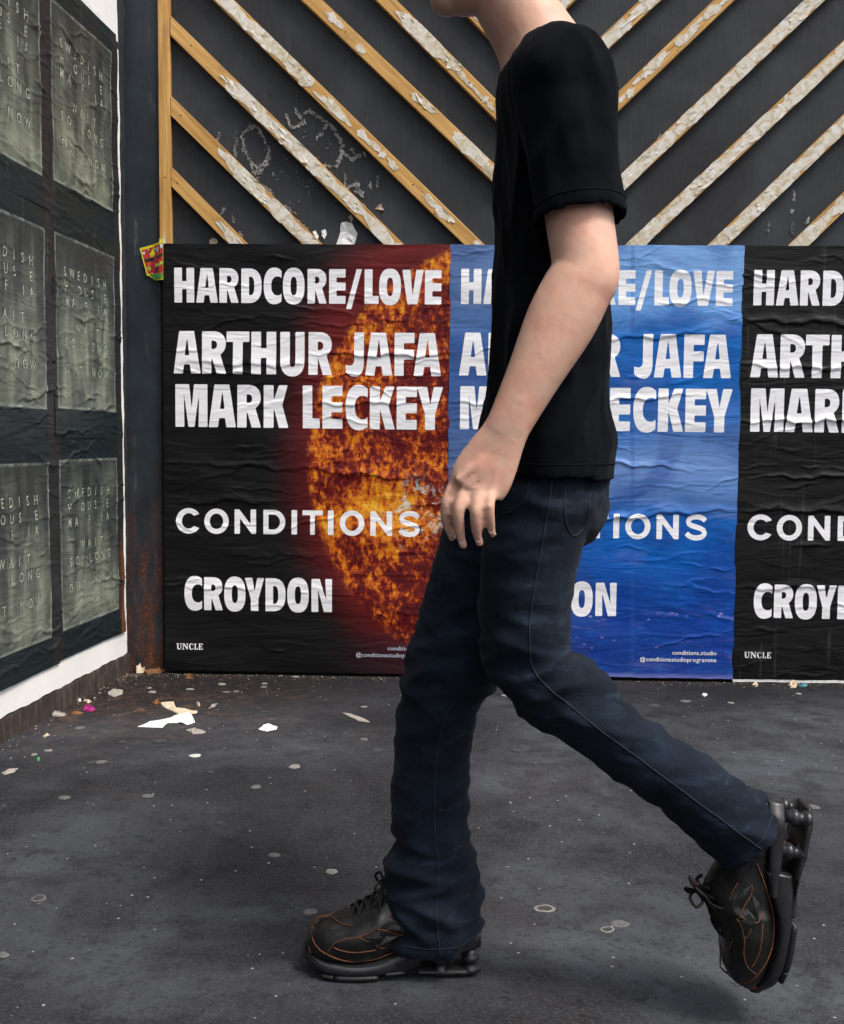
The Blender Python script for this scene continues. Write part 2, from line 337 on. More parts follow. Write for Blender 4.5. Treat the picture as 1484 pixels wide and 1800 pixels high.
# ------------------------------------------------------------------ steel post between the walls
CORNER = np.array([-.1405, -.022]); TS = np.array([-.0709, -.99748]); NS = np.array([.99748, -.0709])
YC = .024
post = obj('corner_post', None, label='blue black steel post with rust at its foot in the corner beside the hoarding', cat='post')
obj('steel_sheet', box(-.30, -.016, YC, YC+.03, .5695, 3.3, .001), MAT_S, post)
obj('steel_sheet', box(-.30, -.016, YC+.0012, YC+.03, GZ, .5670, .001), MAT_S, post)

# ------------------------------------------------------------------ side wall with its plinth
def sw(s, z, h): return (CORNER[0]+TS[0]*s+NS[0]*h, CORNER[1]+TS[1]*s+NS[1]*h, z)
def swbox(s0, s1, h0, h1, z0, z1):
    vs = [sw(s, z, h) for s in (s0, s1) for h in (h0, h1) for z in (z0, z1)]
    return mesh(vs, [(0, 1, 3, 2), (4, 6, 7, 5), (0, 4, 5, 1), (2, 3, 7, 6), (0, 2, 6, 4), (1, 5, 7, 3)])
side = obj('side_wall', None, label='dark side wall on the left carrying grey green posters over white paper', cat='wall')
obj('wall_face', swbox(-.045, 6, -.2, -.004, .058, 3.3), MAT_SIDE, side)
obj('plinth', swbox(-.044, 6, -.2, .0005, GZ-.02, .0575), m_plinth(), side)

# ------------------------------------------------------------------ creased paper
class Paper:
    def __init__(s, w, h, seed, n=70, amp=1., slope=0.):
        r = np.random.RandomState(seed); s.w, s.h, s.c = w, h, []
        for i in range(n):
            L = r.uniform(.04, .34)*(1 if r.rand() < .8 else 1.8); s.c.append((r.uniform(0, w), r.uniform(.01, h-.01), L/2, slope+r.normal(0, .14)*(1.8 if r.rand() < .2 else 1),
                        r.uniform(.0004, .0026)*amp*(1 if r.rand() < .8 else 1.7), r.uniform(.0045, .017), r.uniform(-.35, .35), r.uniform(0, 6), r.choice([-1, 1, 1])))
        s.lf = [(r.uniform(2, 9), r.uniform(8, 34), r.uniform(0, 6), r.uniform(.0002, .0007)*amp) for _ in range(9)]
    def key(s, x, z, L, sl, amp, wd, bend=0): s.c.append((x, z, L/2, sl, amp, wd, bend, 1., 1)); return s
    def __call__(s, X, Z):
        X = np.asarray(X, float); Z = np.asarray(Z, float); H_ = np.zeros_like(X)
        for x, z, L, sl, a, w, bd, ph, sg in s.c:
            w = min(w, L*.13)
            d = X-x; m = np.abs(d) < L
            if not m.any(): continue
            dm = d[m]; u = dm/L; t = Z[m]-(z+sl*dm+bd*.12*L*u*u+.006*np.sin(dm*34+ph)+.0025*np.sin(dm*91+2*ph))
            t = t*sg; ww = np.where(t > 0, w, w*.28)*(.6+.4*(1-np.abs(u)))
            H_[m] += a*(1-u*u)**1.2*np.exp(-(t/ww)**2)
        for fx, fz, ph, a in s.lf: H_ += a*np.sin(X*fx+Z*fz+ph+1.4*np.sin(X*fx*.7-ph))
        if s.h > 1.4 and s.w < 1.1:     # the paste holds the sheet flat along its lower right corner
            k = np.clip((X-.62)/.08, 0, 1)*np.clip((.125-Z)/.03, 0, 1); H_ = H_*(1-.88*k)
        return np.maximum(H_+.0013, .0001)

# -- lettering: contours in a unit box
def arc(cx, cy, rx, ry, a0, a1, n=16, p=2.):
    out = []
    for i in range(n+1):
        t = math.radians(a0+(a1-a0)*i/n); c, s_ = math.cos(t), math.sin(t)
        out.append((cx+rx*math.copysign(abs(c)**(2/p), c), cy+ry*math.copysign(abs(s_)**(2/p), s_)))
    return out
def strokepoly(path, hw, ax=1., ay=1.):
    P = np.array(path); T = np.gradient(P, axis=0); T /= np.linalg.norm(T*[ax, ay], axis=1)[:, None]
    N = np.stack([-T[:, 1]*ay/ax, T[:, 0]*ax/ay], 1); return list(map(tuple, P+N*hw))+list(map(tuple, (P-N*hw)[::-1]))
G = {
 'H': [[(0, 0), (0, 1), (.39, 1), (.39, .615), (.615, .615), (.615, 1), (1, 1), (1, 0), (.615, 0), (.615, .385), (.39, .385), (.39, 0)]],
 'A': [[(0, 0), (.21, 1), (.76, 1), (1, 0), (.65, 0), (.60, .215), (.385, .215), (.34, 0)], [(.415, .43), (.585, .43), (.50, .88)]],
 'R': [[(0, 0), (0, 1), (.45, 1)]+arc(.45, .70, .53, .30, 90, 0, 10, 2.3)+arc(.62, .70, .36, .26, 0, -68, 8, 2)+[(1, 0), (.61, 0), (.39, .42), (.39, 0)],
       [(.39, .78), (.45, .78)]+arc(.45, .68, .17, .10, 90, -90, 10, 2.4)+[(.39, .58)]],
 'D': [[(0, 0), (0, 1), (.35, 1)]+arc(.35, .5, .65, .5, 90, -90, 26, 2.5)+[(.35, 0)], [(.38, .225), (.38, .765), (.42, .765)]+arc(.42, .495, .22, .27, 90, -90, 20, 2.8)],
 'C': [arc(.60, .5, .60, .53, 40, 320, 30, 2.35)[3:-3]+[(1., .05), (1., .295)]+arc(.78, .5, .36, .275, -68, -292, 22, 2.3)+[(1., .70), (1., .94)]],
 'O': [arc(.5, .5, .5, .53, 0, 360, 44, 2.45), arc(.5, .5, .145, .27, 0, 360, 36, 2.6)],
 'E': [[(0, 0), (0, 1), (1, 1), (1, .76), (.45, .76), (.45, .615), (1, .615), (1, .385), (.45, .385), (.45, .225), (1, .225), (1, 0)]],
 'F': [[(0, 0), (0, 1), (1, 1), (1, .76), (.47, .76), (.47, .61), (.98, .61), (.98, .38), (.47, .38), (.47, 0)]],
 'L': [[(0, 0), (0, 1), (.56, 1), (.56, .235), (1, .235), (1, 0)]],
 '/': [[(0, 0), (.66, 1), (1, 1), (.33, 0)]],
 'V': [[(0, 1), (.38, 1), (.485, .22), (.66, 1), (1, 1), (.72, 0), (.25, 0)]],
 'T': [[(0, 1), (1, 1), (1, .755), (.71, .755), (.71, 0), (.285, 0), (.285, .755), (0, .755)]],
 'U': [[(0, 1), (.395, 1), (.395, .26)]+arc(.51, .26, .115, .085, 180, 360, 8)+[(.625, 1), (1, 1), (1, .34)]+arc(.5, .34, .5, .385, 0, -180, 22, 2.3)],
 'J': [[(.47, 1), (1, 1), (1, .30)]+arc(.52, .30, .48, .335, 0, -90, 12, 2.2)+[(.30, -.02), (.0, .07), (0, .245), (.20, .225)]+arc(.24, .34, .23, .115, -90, 0, 6)],
 'M': [[(0, 0), (0, 1), (.43, 1), (.51, .42), (.58, 1), (1, 1), (1, 0), (.72, 0), (.745, .85), (.595, 0), (.405, 0), (.26, .85), (.28, 0)]],
 'K': [[(0, 0), (0, 1), (.40, 1), (.40, .64), (.62, 1), (.97, 1), (.75, .53), (1, 0), (.62, 0), (.40, .49), (.40, 0)]],
 'Y': [[(0, 1), (.39, 1), (.51, .57), (.64, 1), (1, 1), (.70, .36), (.70, 0), (.315, 0), (.315, .36)]],
 'N': [[(0, 0), (0, 1), (.40, 1), (.735, .33), (.67, 1), (1, 1), (1, 0), (.61, 0), (.31, .72), (.34, 0)]],
}
def wideC(w, h):   # thin even-stroke letters, w,h in metres
    return [strokepoly([(.5+.39*math.cos(t), .5+.41*math.sin(t)) for t in np.radians(np.linspace(30, 330, 40))], .115, w, h)]
GW = {
 'O': [arc(.5, .5, .5, .52, 0, 360, 44), arc(.5, .5, .275, .315, 0, 360, 44)],
 'N': [[(0, 0), (0, 1), (.22, 1), (.745, .39), (.745, 1), (1, 1), (1, 0), (.80, 0), (.25, .64), (.25, 0)]],
 'D': [[(0, 0), (0, 1), (.45, 1)]+arc(.45, .5, .55, .5, 90, -90, 24)+[(.45, 0)], [(.235, .195), (.235, .805), (.45, .805)]+arc(.45, .5, .31, .305, 90, -90, 24)],
 'I': [[(0, 0), (0, 1), (1, 1), (1, 0)]],
 'T': [[(0, 1), (1, 1), (1, .80), (.615, .80), (.615, 0), (.385, 0), (.385, .80), (0, .80)]],
 'C': [arc(.54, .5, .54, .525, 33, 327, 36)+arc(.54, .5, .29, .315, -42, -318, 30)],
 'S': [strokepoly([(.90, .76), (.82, .84), (.68, .905), (.5, .925), (.33, .90), (.20, .83), (.155, .73), (.19, .63), (.30, .57), (.5, .515), (.70, .45), (.83, .38), (.875, .27), (.83, .165), (.70, .095), (.5, .07), (.32, .095), (.18, .16), (.08, .25)], .105)],
}
GS = {  # small serif capitals
 'U': [[(0, 1), (.48, 1), (.48, .93), (.38, .93), (.38, .3), (.45, .14), (.58, .12), (.70, .2), (.74, .35), (.74, .93), (.62, .93), (.62, 1), (1, 1), (1, .93), (.87, .93), (.87, .3), (.78, .08), (.55, -.02), (.28, .02), (.14, .2), (.12, .93), (0, .93)]],
 'N': [[(0, 1), (.34, 1), (.78, .38), (.78, .93), (.66, .93), (.66, 1), (1, 1), (1, .93), (.90, .93), (.90, 0), (.78, 0), (.24, .78), (.24, .07), (.36, .07), (.36, 0), (0, 0), (0, .07), (.12, .07), (.12, .93), (0, .93)]],
 'C': [[(.94, 1), (.94, .66), (.86, .66)]+arc(.60, .5, .28, .42, 40, 320, 18)+[(.90, .30), (.97, .30)]+arc(.52, .5, .50, .52, -32, -325, 24)],
 'L': [[(0, 1), (.58, 1), (.58, .93), (.44, .93), (.44, .08), (.75, .08), (.92, .34), (1, .34), (.97, 0), (0, 0), (0, .07), (.12, .07), (.12, .93), (0, .93)]],
 'E': [[(0, 1), (.95, 1), (.97, .72), (.90, .72), (.75, .92), (.43, .92), (.43, .55), (.60, .55), (.66, .66), (.72, .66), (.72, .37), (.66, .37), (.60, .47), (.43, .47), (.43, .08), (.75, .08), (.93, .32), (1, .32), (.98, 0), (0, 0), (0, .07), (.12, .07), (.12, .93), (0, .93)]],
}
def loc(px, py): w = at(px, py, 0); return w[0], w[2]
Z5 = 5.936
LAY = []   # (glyph table, char, x0, x1, z0, z1)
def line(tab, items, ox, oy, sc, yl, yr, xl, xr):
    for ch, x0, x1 in items:
        px0, px1 = ox+x0/sc, ox+x1/sc; t = ((px0+px1)/2-xl)/(xr-xl)
        y0 = oy+(yl[0]+(yr[0]-yl[0])*t)/sc; y1 = oy+(yl[1]+(yr[1]-yl[1])*t)/sc
        a = loc(px0, (y0+y1)/2)[0]; b = loc(px1, (y0+y1)/2)[0]
        if ch == '/': y1 += 9.3
        LAY.append((tab, ch, a, b, loc(px0, y1)[1], loc(px0, y0)[1]))
sh = 240*Z5
line(G, [('H', 40, 248), ('A', 268, 495), ('R', 510, 712), ('D', 738, 950), ('C', 972, 1158), ('O', 1172, 1398), ('R', 5+sh, 205+sh), ('E', 230+sh, 402+sh), ('/', 408+sh, 572+sh), ('L', 600+sh, 748+sh), ('O', 752+sh, 980+sh), ('V', 993+sh, 1215+sh), ('E', 1230+sh, 1402+sh)], 300, 460, Z5, (72, 434), (95, 455), 320, 760)
line(G, [('A', 32, 315), ('R', 330, 582), ('T', 585, 822), ('H', 843, 1102), ('U', 1145, 1398), ('R', 15+sh, 262+sh), ('J', 403+sh, 592+sh), ('A', 607+sh, 890+sh), ('F', 912+sh, 1120+sh), ('A', 1113+sh, 1400+sh)], 300, 570, Z5, (78, 520), (100, 549), 320, 760)
line(G, [('M', 50, 385), ('A', 398, 682), ('R', 697, 945), ('K', 972, 1230), ('L', 1380, 133+sh), ('E', 160+sh, 370+sh), ('C', 402+sh, 632+sh), ('K', 655+sh, 917+sh), ('E', 935+sh, 1145+sh), ('Y', 1147+sh, 1417+sh)], 300, 570, Z5, (632, 1076), (662, 1110), 320, 760)
line(GW, [('C', 57, 303), ('O', 352, 607), ('N', 668, 892), ('D', 968, 1197), ('I', 1262, 1320), ('T', 1375, 163+sh), ('I', 217+sh, 277+sh), ('O', 340+sh, 598+sh), ('N', 660+sh, 888+sh), ('S', 948+sh, 1183+sh)], 300, 880, Z5, (90, 344), (124, 380), 320, 730)
line(G, [('C', 122, 274), ('R', 292, 455), ('O', 467, 652), ('Y', 645, 815), ('D', 826, 1000), ('O', 1015, 1202), ('N', 1226, 1404)], 300, 1000, 4.947, (74, 360), (95, 383), 325, 585)
UL = []
for ch, a, b in (('U', 0, .22), ('N', .22, .46), ('C', .47, .66), ('L', .67, .82), ('E', .83, 1)): UL.append((ch, .0405+a*.096, .0405+b*.096-.001, .0765, .0985))
def sdf(X, Z):
    D = np.full(X.shape, -.02)
    for tab, ch, x0, x1, z0, z1 in LAY:
        m = (X > x0-.02) & (X < x1+.02) & (Z > z0-.02) & (Z < z1+.02)
        if not m.any(): continue
        px, pz = X[m], Z[m]; dist = np.full(px.shape, 1.); ins = np.zeros(px.shape, bool)
        for cont in tab[ch]:
            C = [(x0+(x1-x0)*a, z0+(z1-z0)*b) for a, b in cont]
            for (ax, az), (bx, bz) in zip(C, C[1:]+C[:1]):
                ex, ez = bx-ax, bz-az; l2 = ex*ex+ez*ez
                if l2 < 1e-14: continue
                t = np.clip(((px-ax)*ex+(pz-az)*ez)/l2, 0, 1); dist = np.minimum(dist, np.hypot(px-ax-t*ex, pz-az-t*ez))
                cr_ = (az > pz) != (bz > pz)
                ins ^= cr_ & (px < (bx-ax)*(pz-az)/((bz-az) if bz != az else 1e-9)+ax)
        D[m] = np.maximum(D[m], np.where(ins, dist, -dist))
    return D

def sheet(name, w, h, step, place, hf, mat, ink=None, edge=0., **kw):
    nx, nz = int(round(w/step)), int(round(h/step)); xs = np.linspace(0, w, nx+1); zs = np.linspace(0, h, nz+1)
    X, Z = np.meshgrid(xs, zs); Hh = hf(X, Z)
    ex = edge*(np.sin(Z*31+kw.get('seed', 0))*.5+np.sin(Z*97)*.3+np.sin(Z*13+2)*.6); ez = edge*(np.sin(X*27+1)*.5+np.sin(X*83)*.3)
    Xm = X+ex*((X > w*.99)*1.-(X < w*.01)*1.); Zm = Z+ez*((Z > h*.99)*1.-(Z < h*.01)*1.)
    P = place(Xm.ravel(), Zm.ravel(), Hh.ravel()); n = nx+1
    me = bpy.data.meshes.new(name); i, j = np.meshgrid(np.arange(nx), np.arange(nz)); a = (j*n+i).ravel()
    F = np.stack([a, a+1, a+1+n, a+n], 1).astype(np.int32)
    me.vertices.add(len(P)); me.vertices.foreach_set('co', P.astype(np.float32).ravel())
    me.loops.add(F.size); me.loops.foreach_set('vertex_index', F.ravel()); me.polygons.add(len(F))
    me.polygons.foreach_set('loop_start', np.arange(0, F.size, 4, dtype=np.int32)); me.polygons.foreach_set('loop_total', np.full(len(F), 4, np.int32))
    me.update(calc_edges=True); me.shade_smooth()
    uvl = me.uv_layers.new(name='UVMap'); uvd = np.stack([X.ravel()[F.ravel()], Z.ravel()[F.ravel()]], 1); uvl.data.foreach_set('uv', uvd.astype(np.float32).ravel())
    if ink is not None:
        at_ = me.attributes.new('ink', 'FLOAT', 'POINT'); at_.data.foreach_set('value', ink(X, Z).astype(np.float32).ravel())
    return obj(name, me, mat, label=kw.get('label'), cat=kw.get('cat'), group=kw.get('group'))

def paper_finish(m, base, uv, seed, spec=.20, rough=.36, inked=True):
    if inked:
        k = m.step(m.attr('ink'), -.0006, .0006); wn2 = m.noise(uv, 120, 3, .6)
        base = m.mix(k, base, m.ramp(wn2, [(.3, (.74, .74, .77)), (.7, (.82, .82, .85))]))
    g = m.noise(m.sc(uv, (.25, 1, 1), loc=(seed, 0, 0)), 60, 4, .6, 1.2); g2 = m.noise(m.sc(uv, (1, .05, 1), loc=(seed, 3, 0)), 210, 3, .6)
    g3 = m.noise(m.sc(uv, (.22, 1, 1), loc=(seed, 7, 0)), 17, 3, .5, 1.6)
    # fold-worn whitish scuffs, faint
    v = m.noise(m.sc(uv, (.3, 1, 1), loc=(seed, 1, 0)), 45, 5, .7, 1.)
    base = m.mix(m.mul(m.step(v, .68, .78), .09), base, (.45, .42, .38))
    m.col(base); m.bump(g, .16, .0022); m.bump(g3, .5, .009, m.nrm); m.bump(g2, .15, .0004, m.nrm)
    m.rgh(m.ramp(g3, [(.35, rough-.06), (.65, rough+.14)])); m.b.inputs['Specular IOR Level'].default_value = spec
    return m.m
SUNX, SUNZ, SUNR = 1.315, .765, .795
def m_sunposter(seed, trails=False):
    m = M('sun_poster_print'); uv = m.uv(); xyz = m.xyz(uv)
    wob = m.noise(uv, 26, 4, .7)
    d = m.vmath('DISTANCE', uv, (SUNX, SUNZ, 0), o='Value')
    d = m.add(d, m.mul(m.sub(wob, .5), .03))
    inside = m.step(m.add(d, m.mul(m.sub(m.noise(uv, 60, 4, .7), .5), .03)), SUNR+.016, SUNR-.014)
    q = m.add(uv, 0) if False else m.vmath('ADD', uv, m.vmath('SCALE', m.noise(uv, 9, 3, .6, 0, True), (0, 0, 0)))
    t1 = m.noise(m.sc(uv, (1.25, .85, 1), rot=(0, 0, .35)), 32, 8, .72, .25); t2 = m.noise(m.sc(uv, (1, .8, 1), loc=(3, 1, 0)), 8, 5, .7, .3); t3 = m.noise(m.sc(uv, (1, .55, 1), loc=(1, 5, 0)), 75, 4, .6, .6)
    lv = m.add(m.add(m.mul(t1, .56), m.mul(t2, .42)), m.mul(t3, .17))
    hot = m.vmath('DISTANCE', m.sc(uv, (1, .8, 1)), (.80, .60*.8, 0), o='Value'); hot = m.mul(m.step(hot, .22, .0), .13)
    rim = m.mul(m.step(d, SUNR-.16, SUNR-.01), .05)
    low = m.mul(m.step(xyz[1], .55, .10), .045)
    lv = m.sub(m.sub(m.add(m.add(lv, hot), rim), low), .028)
    c = m.ramp(lv, [(.44, (.045, .003, .006)), (.54, (.11, .008, .008)), (.58, (.27, .035, .008)), (.62, (.52, .125, .010)), (.69, (.70, .29, .016)), (.79, (.80, .52, .08))])
    spot = m.vmath('DISTANCE', m.sc(uv, (1, .9, 1)), (.905, .58*.9, 0), o='Value'); spot = m.mul(m.step(spot, .16, .02), m.step(m.noise(uv, 24, 5, .7, .8), .53, .62))
    c = m.mix(m.mul(spot, .75), c, (.62, .75, .66))
    gl = m.math('POWER', m.step(m.sub(d, m.mul(m.step(xyz[1], .9, 1.5), .10)), SUNR+.19, SUNR-.03), 1.6)
    gcol = m.mix(gl, (.0060, .0058, .0066), m.ramp(m.noise(uv, 5, 3), [(.3, (.085, .006, .009)), (.7, (.13, .012, .011))]))
    # the lower right fades dark red
    base = m.mix(inside, gcol, c)
    dk = m.step(m.add(xyz[1], m.mul(xyz[0], -.02)), .17, .055); base = m.mix(m.mul(m.mul(dk, m.step(xyz[0], .55, .8)), .75), base, (.022, .007, .012))
    if trails:
        r = m.noise(m.sc(uv, (1, .05, 1)), 55, 3, .5, .5); base = m.mix(m.mul(m.step(r, .62, .68), .035), base, (.4, .4, .42))
    return paper_finish(m, base, uv, seed)
def m_blueposter():
    m = M('blue_poster_print'); uv = m.uv(); xyz = m.xyz(uv); x, z = xyz[0], xyz[1]
    a = m.noise(m.sc(uv, (1, 1.1, 1)), 3.2, 4, .55, 1.); b = m.noise(m.sc(uv, (.6, 1.4, 1), loc=(2, 0, 0)), 11, 5, .6, .8); c_ = m.noise(m.sc(uv, (.25, 1, 1), loc=(5, 0, 0)), 60, 4, .65)
    zz = m.add(z, m.mul(m.sub(a, .5), .28))
    n = m.n('MapRange'); m.put(n.inputs[0], zz); n.inputs[1].default_value = 0; n.inputs[2].default_value = 1.524
    base = m.ramp(n.outputs[0], [(.03, (.012, .045, .26)), (.12, (.003, .040, .27)), (.30, (.002, .085, .38)), (.37, (.006, .11, .42)), (.42, (.075, .17, .44)), (.52, (.13, .24, .50)), (.60, (.035, .14, .43)), (.68, (.003, .13, .46)), (.79, (.008, .14, .48)), (.90, (.17, .34, .66))])
    base = m.mix(m.mul(m.step(b, .54, .72), .35), base, (.18, .20, .50))
    base = m.mix(m.mul(m.step(c_, .52, .72), .35), base, (.004, .17, .48))
    base = m.mix(m.mul(m.step(a, .56, .40), .4), base, (.004, .035, .22))
    # left part is a greyer, darker blue
    base = m.mix(m.mul(m.step(m.add(x, m.mul(m.sub(a, .5), .5)), .62, .1), .68), base, (.048, .080, .20))
    # pink scattered lights low down
    v = m.n('TexVoronoi'); m.put(v.inputs['Vector'], m.sc(uv, (1, 1.5, 1))); v.inputs['Scale'].default_value = 42
    w = m.n('TexWhiteNoise'); m.put(w.inputs['Vector'], v.outputs['Position'])
    band = m.add(m.mul(m.step(m.math('ABSOLUTE', m.sub(z, .225)), .035, .005), 1.), m.mul(m.step(m.math('ABSOLUTE', m.sub(z, .125)), .05, .01), .55))
    pk = m.mul(m.mul(m.step(v.outputs['Distance'], .42, .1), m.step(w.outputs['Value'], .72, .95)), band)
    base = m.mix(m.mul(pk, .6), base, (.42, .36, .66))
    base = m.mix(m.mul(m.step(m.math('ABSOLUTE', m.sub(z, .11)), .07, .0), m.mul(m.step(b, .5, .7), .5)), base, (.09, .04, .22))
    # thin vertical darker streaks
    st = m.step(m.math('ABSOLUTE', m.sub(x, m.add(.665, m.mul(z, -.02)))), .012, .002); base = m.mix(m.mul(st, .35), base, (.02, .08, .32))
    base = m.mix(m.mul(m.step(z, .02, .004), .6), base, (.20, .22, .55))
    return paper_finish(m, base, uv, 3.7, .2, .40)

_font = {}
def glyph_mesh(ch):
    if ch not in _font:
        cu = bpy.data.curves.new('tmp', 'FONT'); cu.body = ch; cu.resolution_u = 2; cu.offset = 0.012; o = bpy.data.objects.new('tmp', cu); COL.objects.link(o)
        dg = bpy.context.evaluated_depsgraph_get(); me = o.evaluated_get(dg).to_mesh()
        v = np.array([tuple(p.co) for p in me.vertices]).reshape(-1, 3); f = [tuple(p.vertices) for p in me.polygons]
        o.evaluated_get(dg).to_mesh_clear(); bpy.data.objects.remove(o); bpy.data.curves.remove(cu)
        _font[ch] = (v, f, (v[:, 0].min(), v[:, 0].max()) if len(v) else (0, .3))
    return _font[ch]
def textverts(s, x0, z0, width, caph):
    parts, x = [], 0; adv = []
    for ch in s:
        v, f, (a, b) = glyph_mesh(ch); adv.append((x, v, f, a)); x += (b-a)+.075
    k = width/x; out = []
    for (xx, v, f, a) in adv:
        out.append(([(x0+(p[0]-a+xx)*k, z0+p[1]*caph/.73) for p in v], f))
    return out
def flat_print(parts, name, place, hf, mat, parent, off=.0013):
    vs, fs, n = [], [], 0
    for v, f in parts:
        vs += v; fs += [tuple(i+n for i in q) for q in f]; n += len(v)
    A = np.array(vs); P = place(A[:, 0], A[:, 1], hf(A[:, 0], A[:, 1])+off)
    return obj(name, mesh(P, fs), mat, parent)
MAT_INKW = m_plain('white_print', (.74, .74, .76), .5, .3, .04); MAT_INKP = m_plain('pale_grey_print', (.42, .44, .52), .5, .3, .05)
def contour_part(conts, x0, x1, z0, z1):
    bm = bmesh.new(); vs = [bm.verts.new((x0+(x1-x0)*a, z0+(z1-z0)*b, 0)) for a, b in conts]; bm.faces.new(vs); bmesh.ops.triangulate(bm, faces=list(bm.faces))
    r = ([(v.co.x, v.co.y) for v in bm.verts], [tuple(v.index for v in f.verts) for f in bm.faces])
    bm.verts.index_update(); r = ([(v.co.x, v.co.y) for v in bm.verts], [tuple(v.index for v in f.verts) for f in bm.faces]); bm.free(); return r

PW, PH = 1.016, 1.522
def poster(x0, w, mat, seed, label, rot=0, yoff=0., keys=()):
    hf = Paper(w, PH, seed, 105, 1.15)
    for k in keys: hf.key(*k[:4], k[4]*2.1, *k[5:])
    def place(X, Z, Hh):
        Xr = X*math.cos(rot)-Z*math.sin(rot); Zr = X*math.sin(rot)+Z*math.cos(rot)
        return np.stack([x0+Xr, -yoff-Hh, .003+Zr], 1)
    o = sheet('exhibition_poster', w, PH, .0034, place, hf, mat, sdf, .0015, seed=seed, label=label, cat='poster', group='exhibition posters pasted in a row along the foot of the hoarding')
    if w > .9:
        flat_print([contour_part(GS[ch][0], a, b, z0, z1) for ch, a, b, z0, z1 in UL], 'publisher_name', place, hf, MAT_INKW, o)['kind'] = 'stuff'
        flat_print(textverts('conditions.studio', .962-.158, .0845, .158, .0155)+textverts('@conditionsstudioprogramme', .962-.272, .0595, .272, .0155), 'small_print', place, hf, MAT_INKP if 'sun' in label else MAT_INKW, o)['kind'] = 'stuff'
    return o
poster(0, PW, m_sunposter(1.3), 11, 'black poster with a glowing orange sun in its right half, nearest the corner post',
       keys=[(.80, 1.135, .75, .0, .0028, .014, .3), (.72, .965, .50, .03, .0020, .012, 0), (.30, .74, .5, -.04, .0022, .018, -.3), (.70, .715, .5, -.09, .0026, .016, .2), (.22, .615, .40, .03, .0030, .022, -.6), (.42, .42, .6, .02, .0012, .02, 0), (.3, 1.10, .6, -.02, .0018, .02, .2), (.2, .30, .35, 0, .0018, .012, .3)])
poster(PW-.002, PW+.004, m_blueposter(), 23, 'blue poster printed with hazy night sky colours, middle of the three', rot=0.0, yoff=.0012,
       keys=[(.62, 1.20, .7, .05, .0022, .016, .3), (.55, .77, .75, -.12, .0026, .012, .3), (.75, .585, .6, .10, .0030, .02, -.5), (.2, .97, .5, .03, .002, .012, .3), (.6, .985, .7, .06, .002, .010, .2), (.3, .47, .5, -.06, .002, .014, -.3)])
poster(2*PW-.001, PW, m_sunposter(5.1, True), 31, 'black poster cut off by the right picture edge, HARD and ARTH readable', yoff=.0006,
       keys=[(.25, 1.26, .6, -.03, .0032, .02, -.4), (.3, .915, .7, .01, .0040, .012, .1), (.2, 1.10, .5, -.02, .0026, .014, .3), (.3, .72, .6, .02, .0028, .012, .2), (.3, .60, .6, -.05, .0030, .02, -.4), (.2, .33, .5, .04, .002, .02, 0)])
poster(3*PW+.002, .64, m_blueposter(), 41, 'edge of a further blue poster beyond the right picture edge', yoff=.0012)
bk = Paper(1.05, .05, 3, 5, .5)
sheet('backing_paper', 1.05, .03, .005, lambda X, Z, Hh: np.stack([2.035+X, -.0004-Hh*.2, -.007+Z], 1), bk, m_plain('white_backing_edge', (.72, .72, .70), .7), None, .0012, label='white edge of an older sheet peeping out beneath the right hand black poster', cat='paper sheet')

# ------------------------------------------------------------------ posters on the side wall
SHR = .0155
def m_musicposter(seed):
    m = M('grey_green_poster_print'); uv = m.uv(); x, z, _ = m.xyz(uv)
    def rect(cx, cz, hx, hz, e):
        dx = m.sub(m.math('ABSOLUTE', m.sub(x, cx)), hx); dz = m.sub(m.math('ABSOLUTE', m.sub(z, cz)), hz)
        return m.math('MAXIMUM', dx, dz)
    d = rect(.259, .357, .235, .267, 0); ins = m.step(d, .0015, -.0015)
    rim = m.mul(m.mul(m.step(m.math('ABSOLUTE', m.add(d, .004)), .008, .001), ins), m.step(m.noise(uv, 11, 4, .7), .35, .65)); a = m.noise(m.sc(uv, (2.2, .7, 1), loc=(seed, 0, 0)), 6, 4, .55, .6)
    g = m.add(m.add(m.mul(m.sub(.47, z), .60), m.mul(m.sub(a, .5), .85)), .36)
    pc = m.ramp(g, [(.20, (.030, .034, .034)), (.34, (.052, .057, .052)), (.46, (.10, .11, .092)), (.64, (.23, .25, .19)), (.85, (.36, .38, .29))])
    pc = m.mix(m.mul(m.step(d, -.075, -.004), .5), pc, (.034, .040, .038))
    pc = m.mix(m.mul(rim, .45), pc, (.42, .47, .43))
    vert = m.step(m.math('ABSOLUTE', m.sub(x, .525)), .03, .02)
    bgc = m.mix(m.step(m.math('ABSOLUTE', m.sub(x, .018)), .02, .012), (.010, .017, .020), (.021, .020, .021))
    bgc = m.mix(vert, bgc, (.022, .020, .021))
    base = m.mix(ins, bgc, pc)
    st = m.noise(m.sc(uv, (1, .04, 1), loc=(seed, 2, 0)), 60, 3, .6); base = m.mix(m.mul(m.step(st, .62, .75), .12), base, (.35, .38, .38))
    if seed < 1:   # rust bleeding over the corner of the lowest sheet
        r = m.noise(m.sc(uv, (1, .3, 1)), 22, 5, .7)
        k = m.mul(m.step(m.add(x, m.mul(m.sub(r, .5), .10)), .500, .532), m.step(m.add(z, m.mul(m.sub(r, .5), .2)), .40, .22)); base = m.mix(m.mul(k, .85), base, m.ramp(r, [(.3, (.07, .02, .01)), (.7, (.24, .08, .035))]))
    return paper_finish(m, base, uv, seed*3+.7, .35, .38, False)
MAT_EL = m_plain('pale_embossed_print', (.34, .37, .30), .35, .5, .5, 90); MAT_ED = m_plain('dark_embossed_print', (.030, .036, .034), .5, .3, .1)
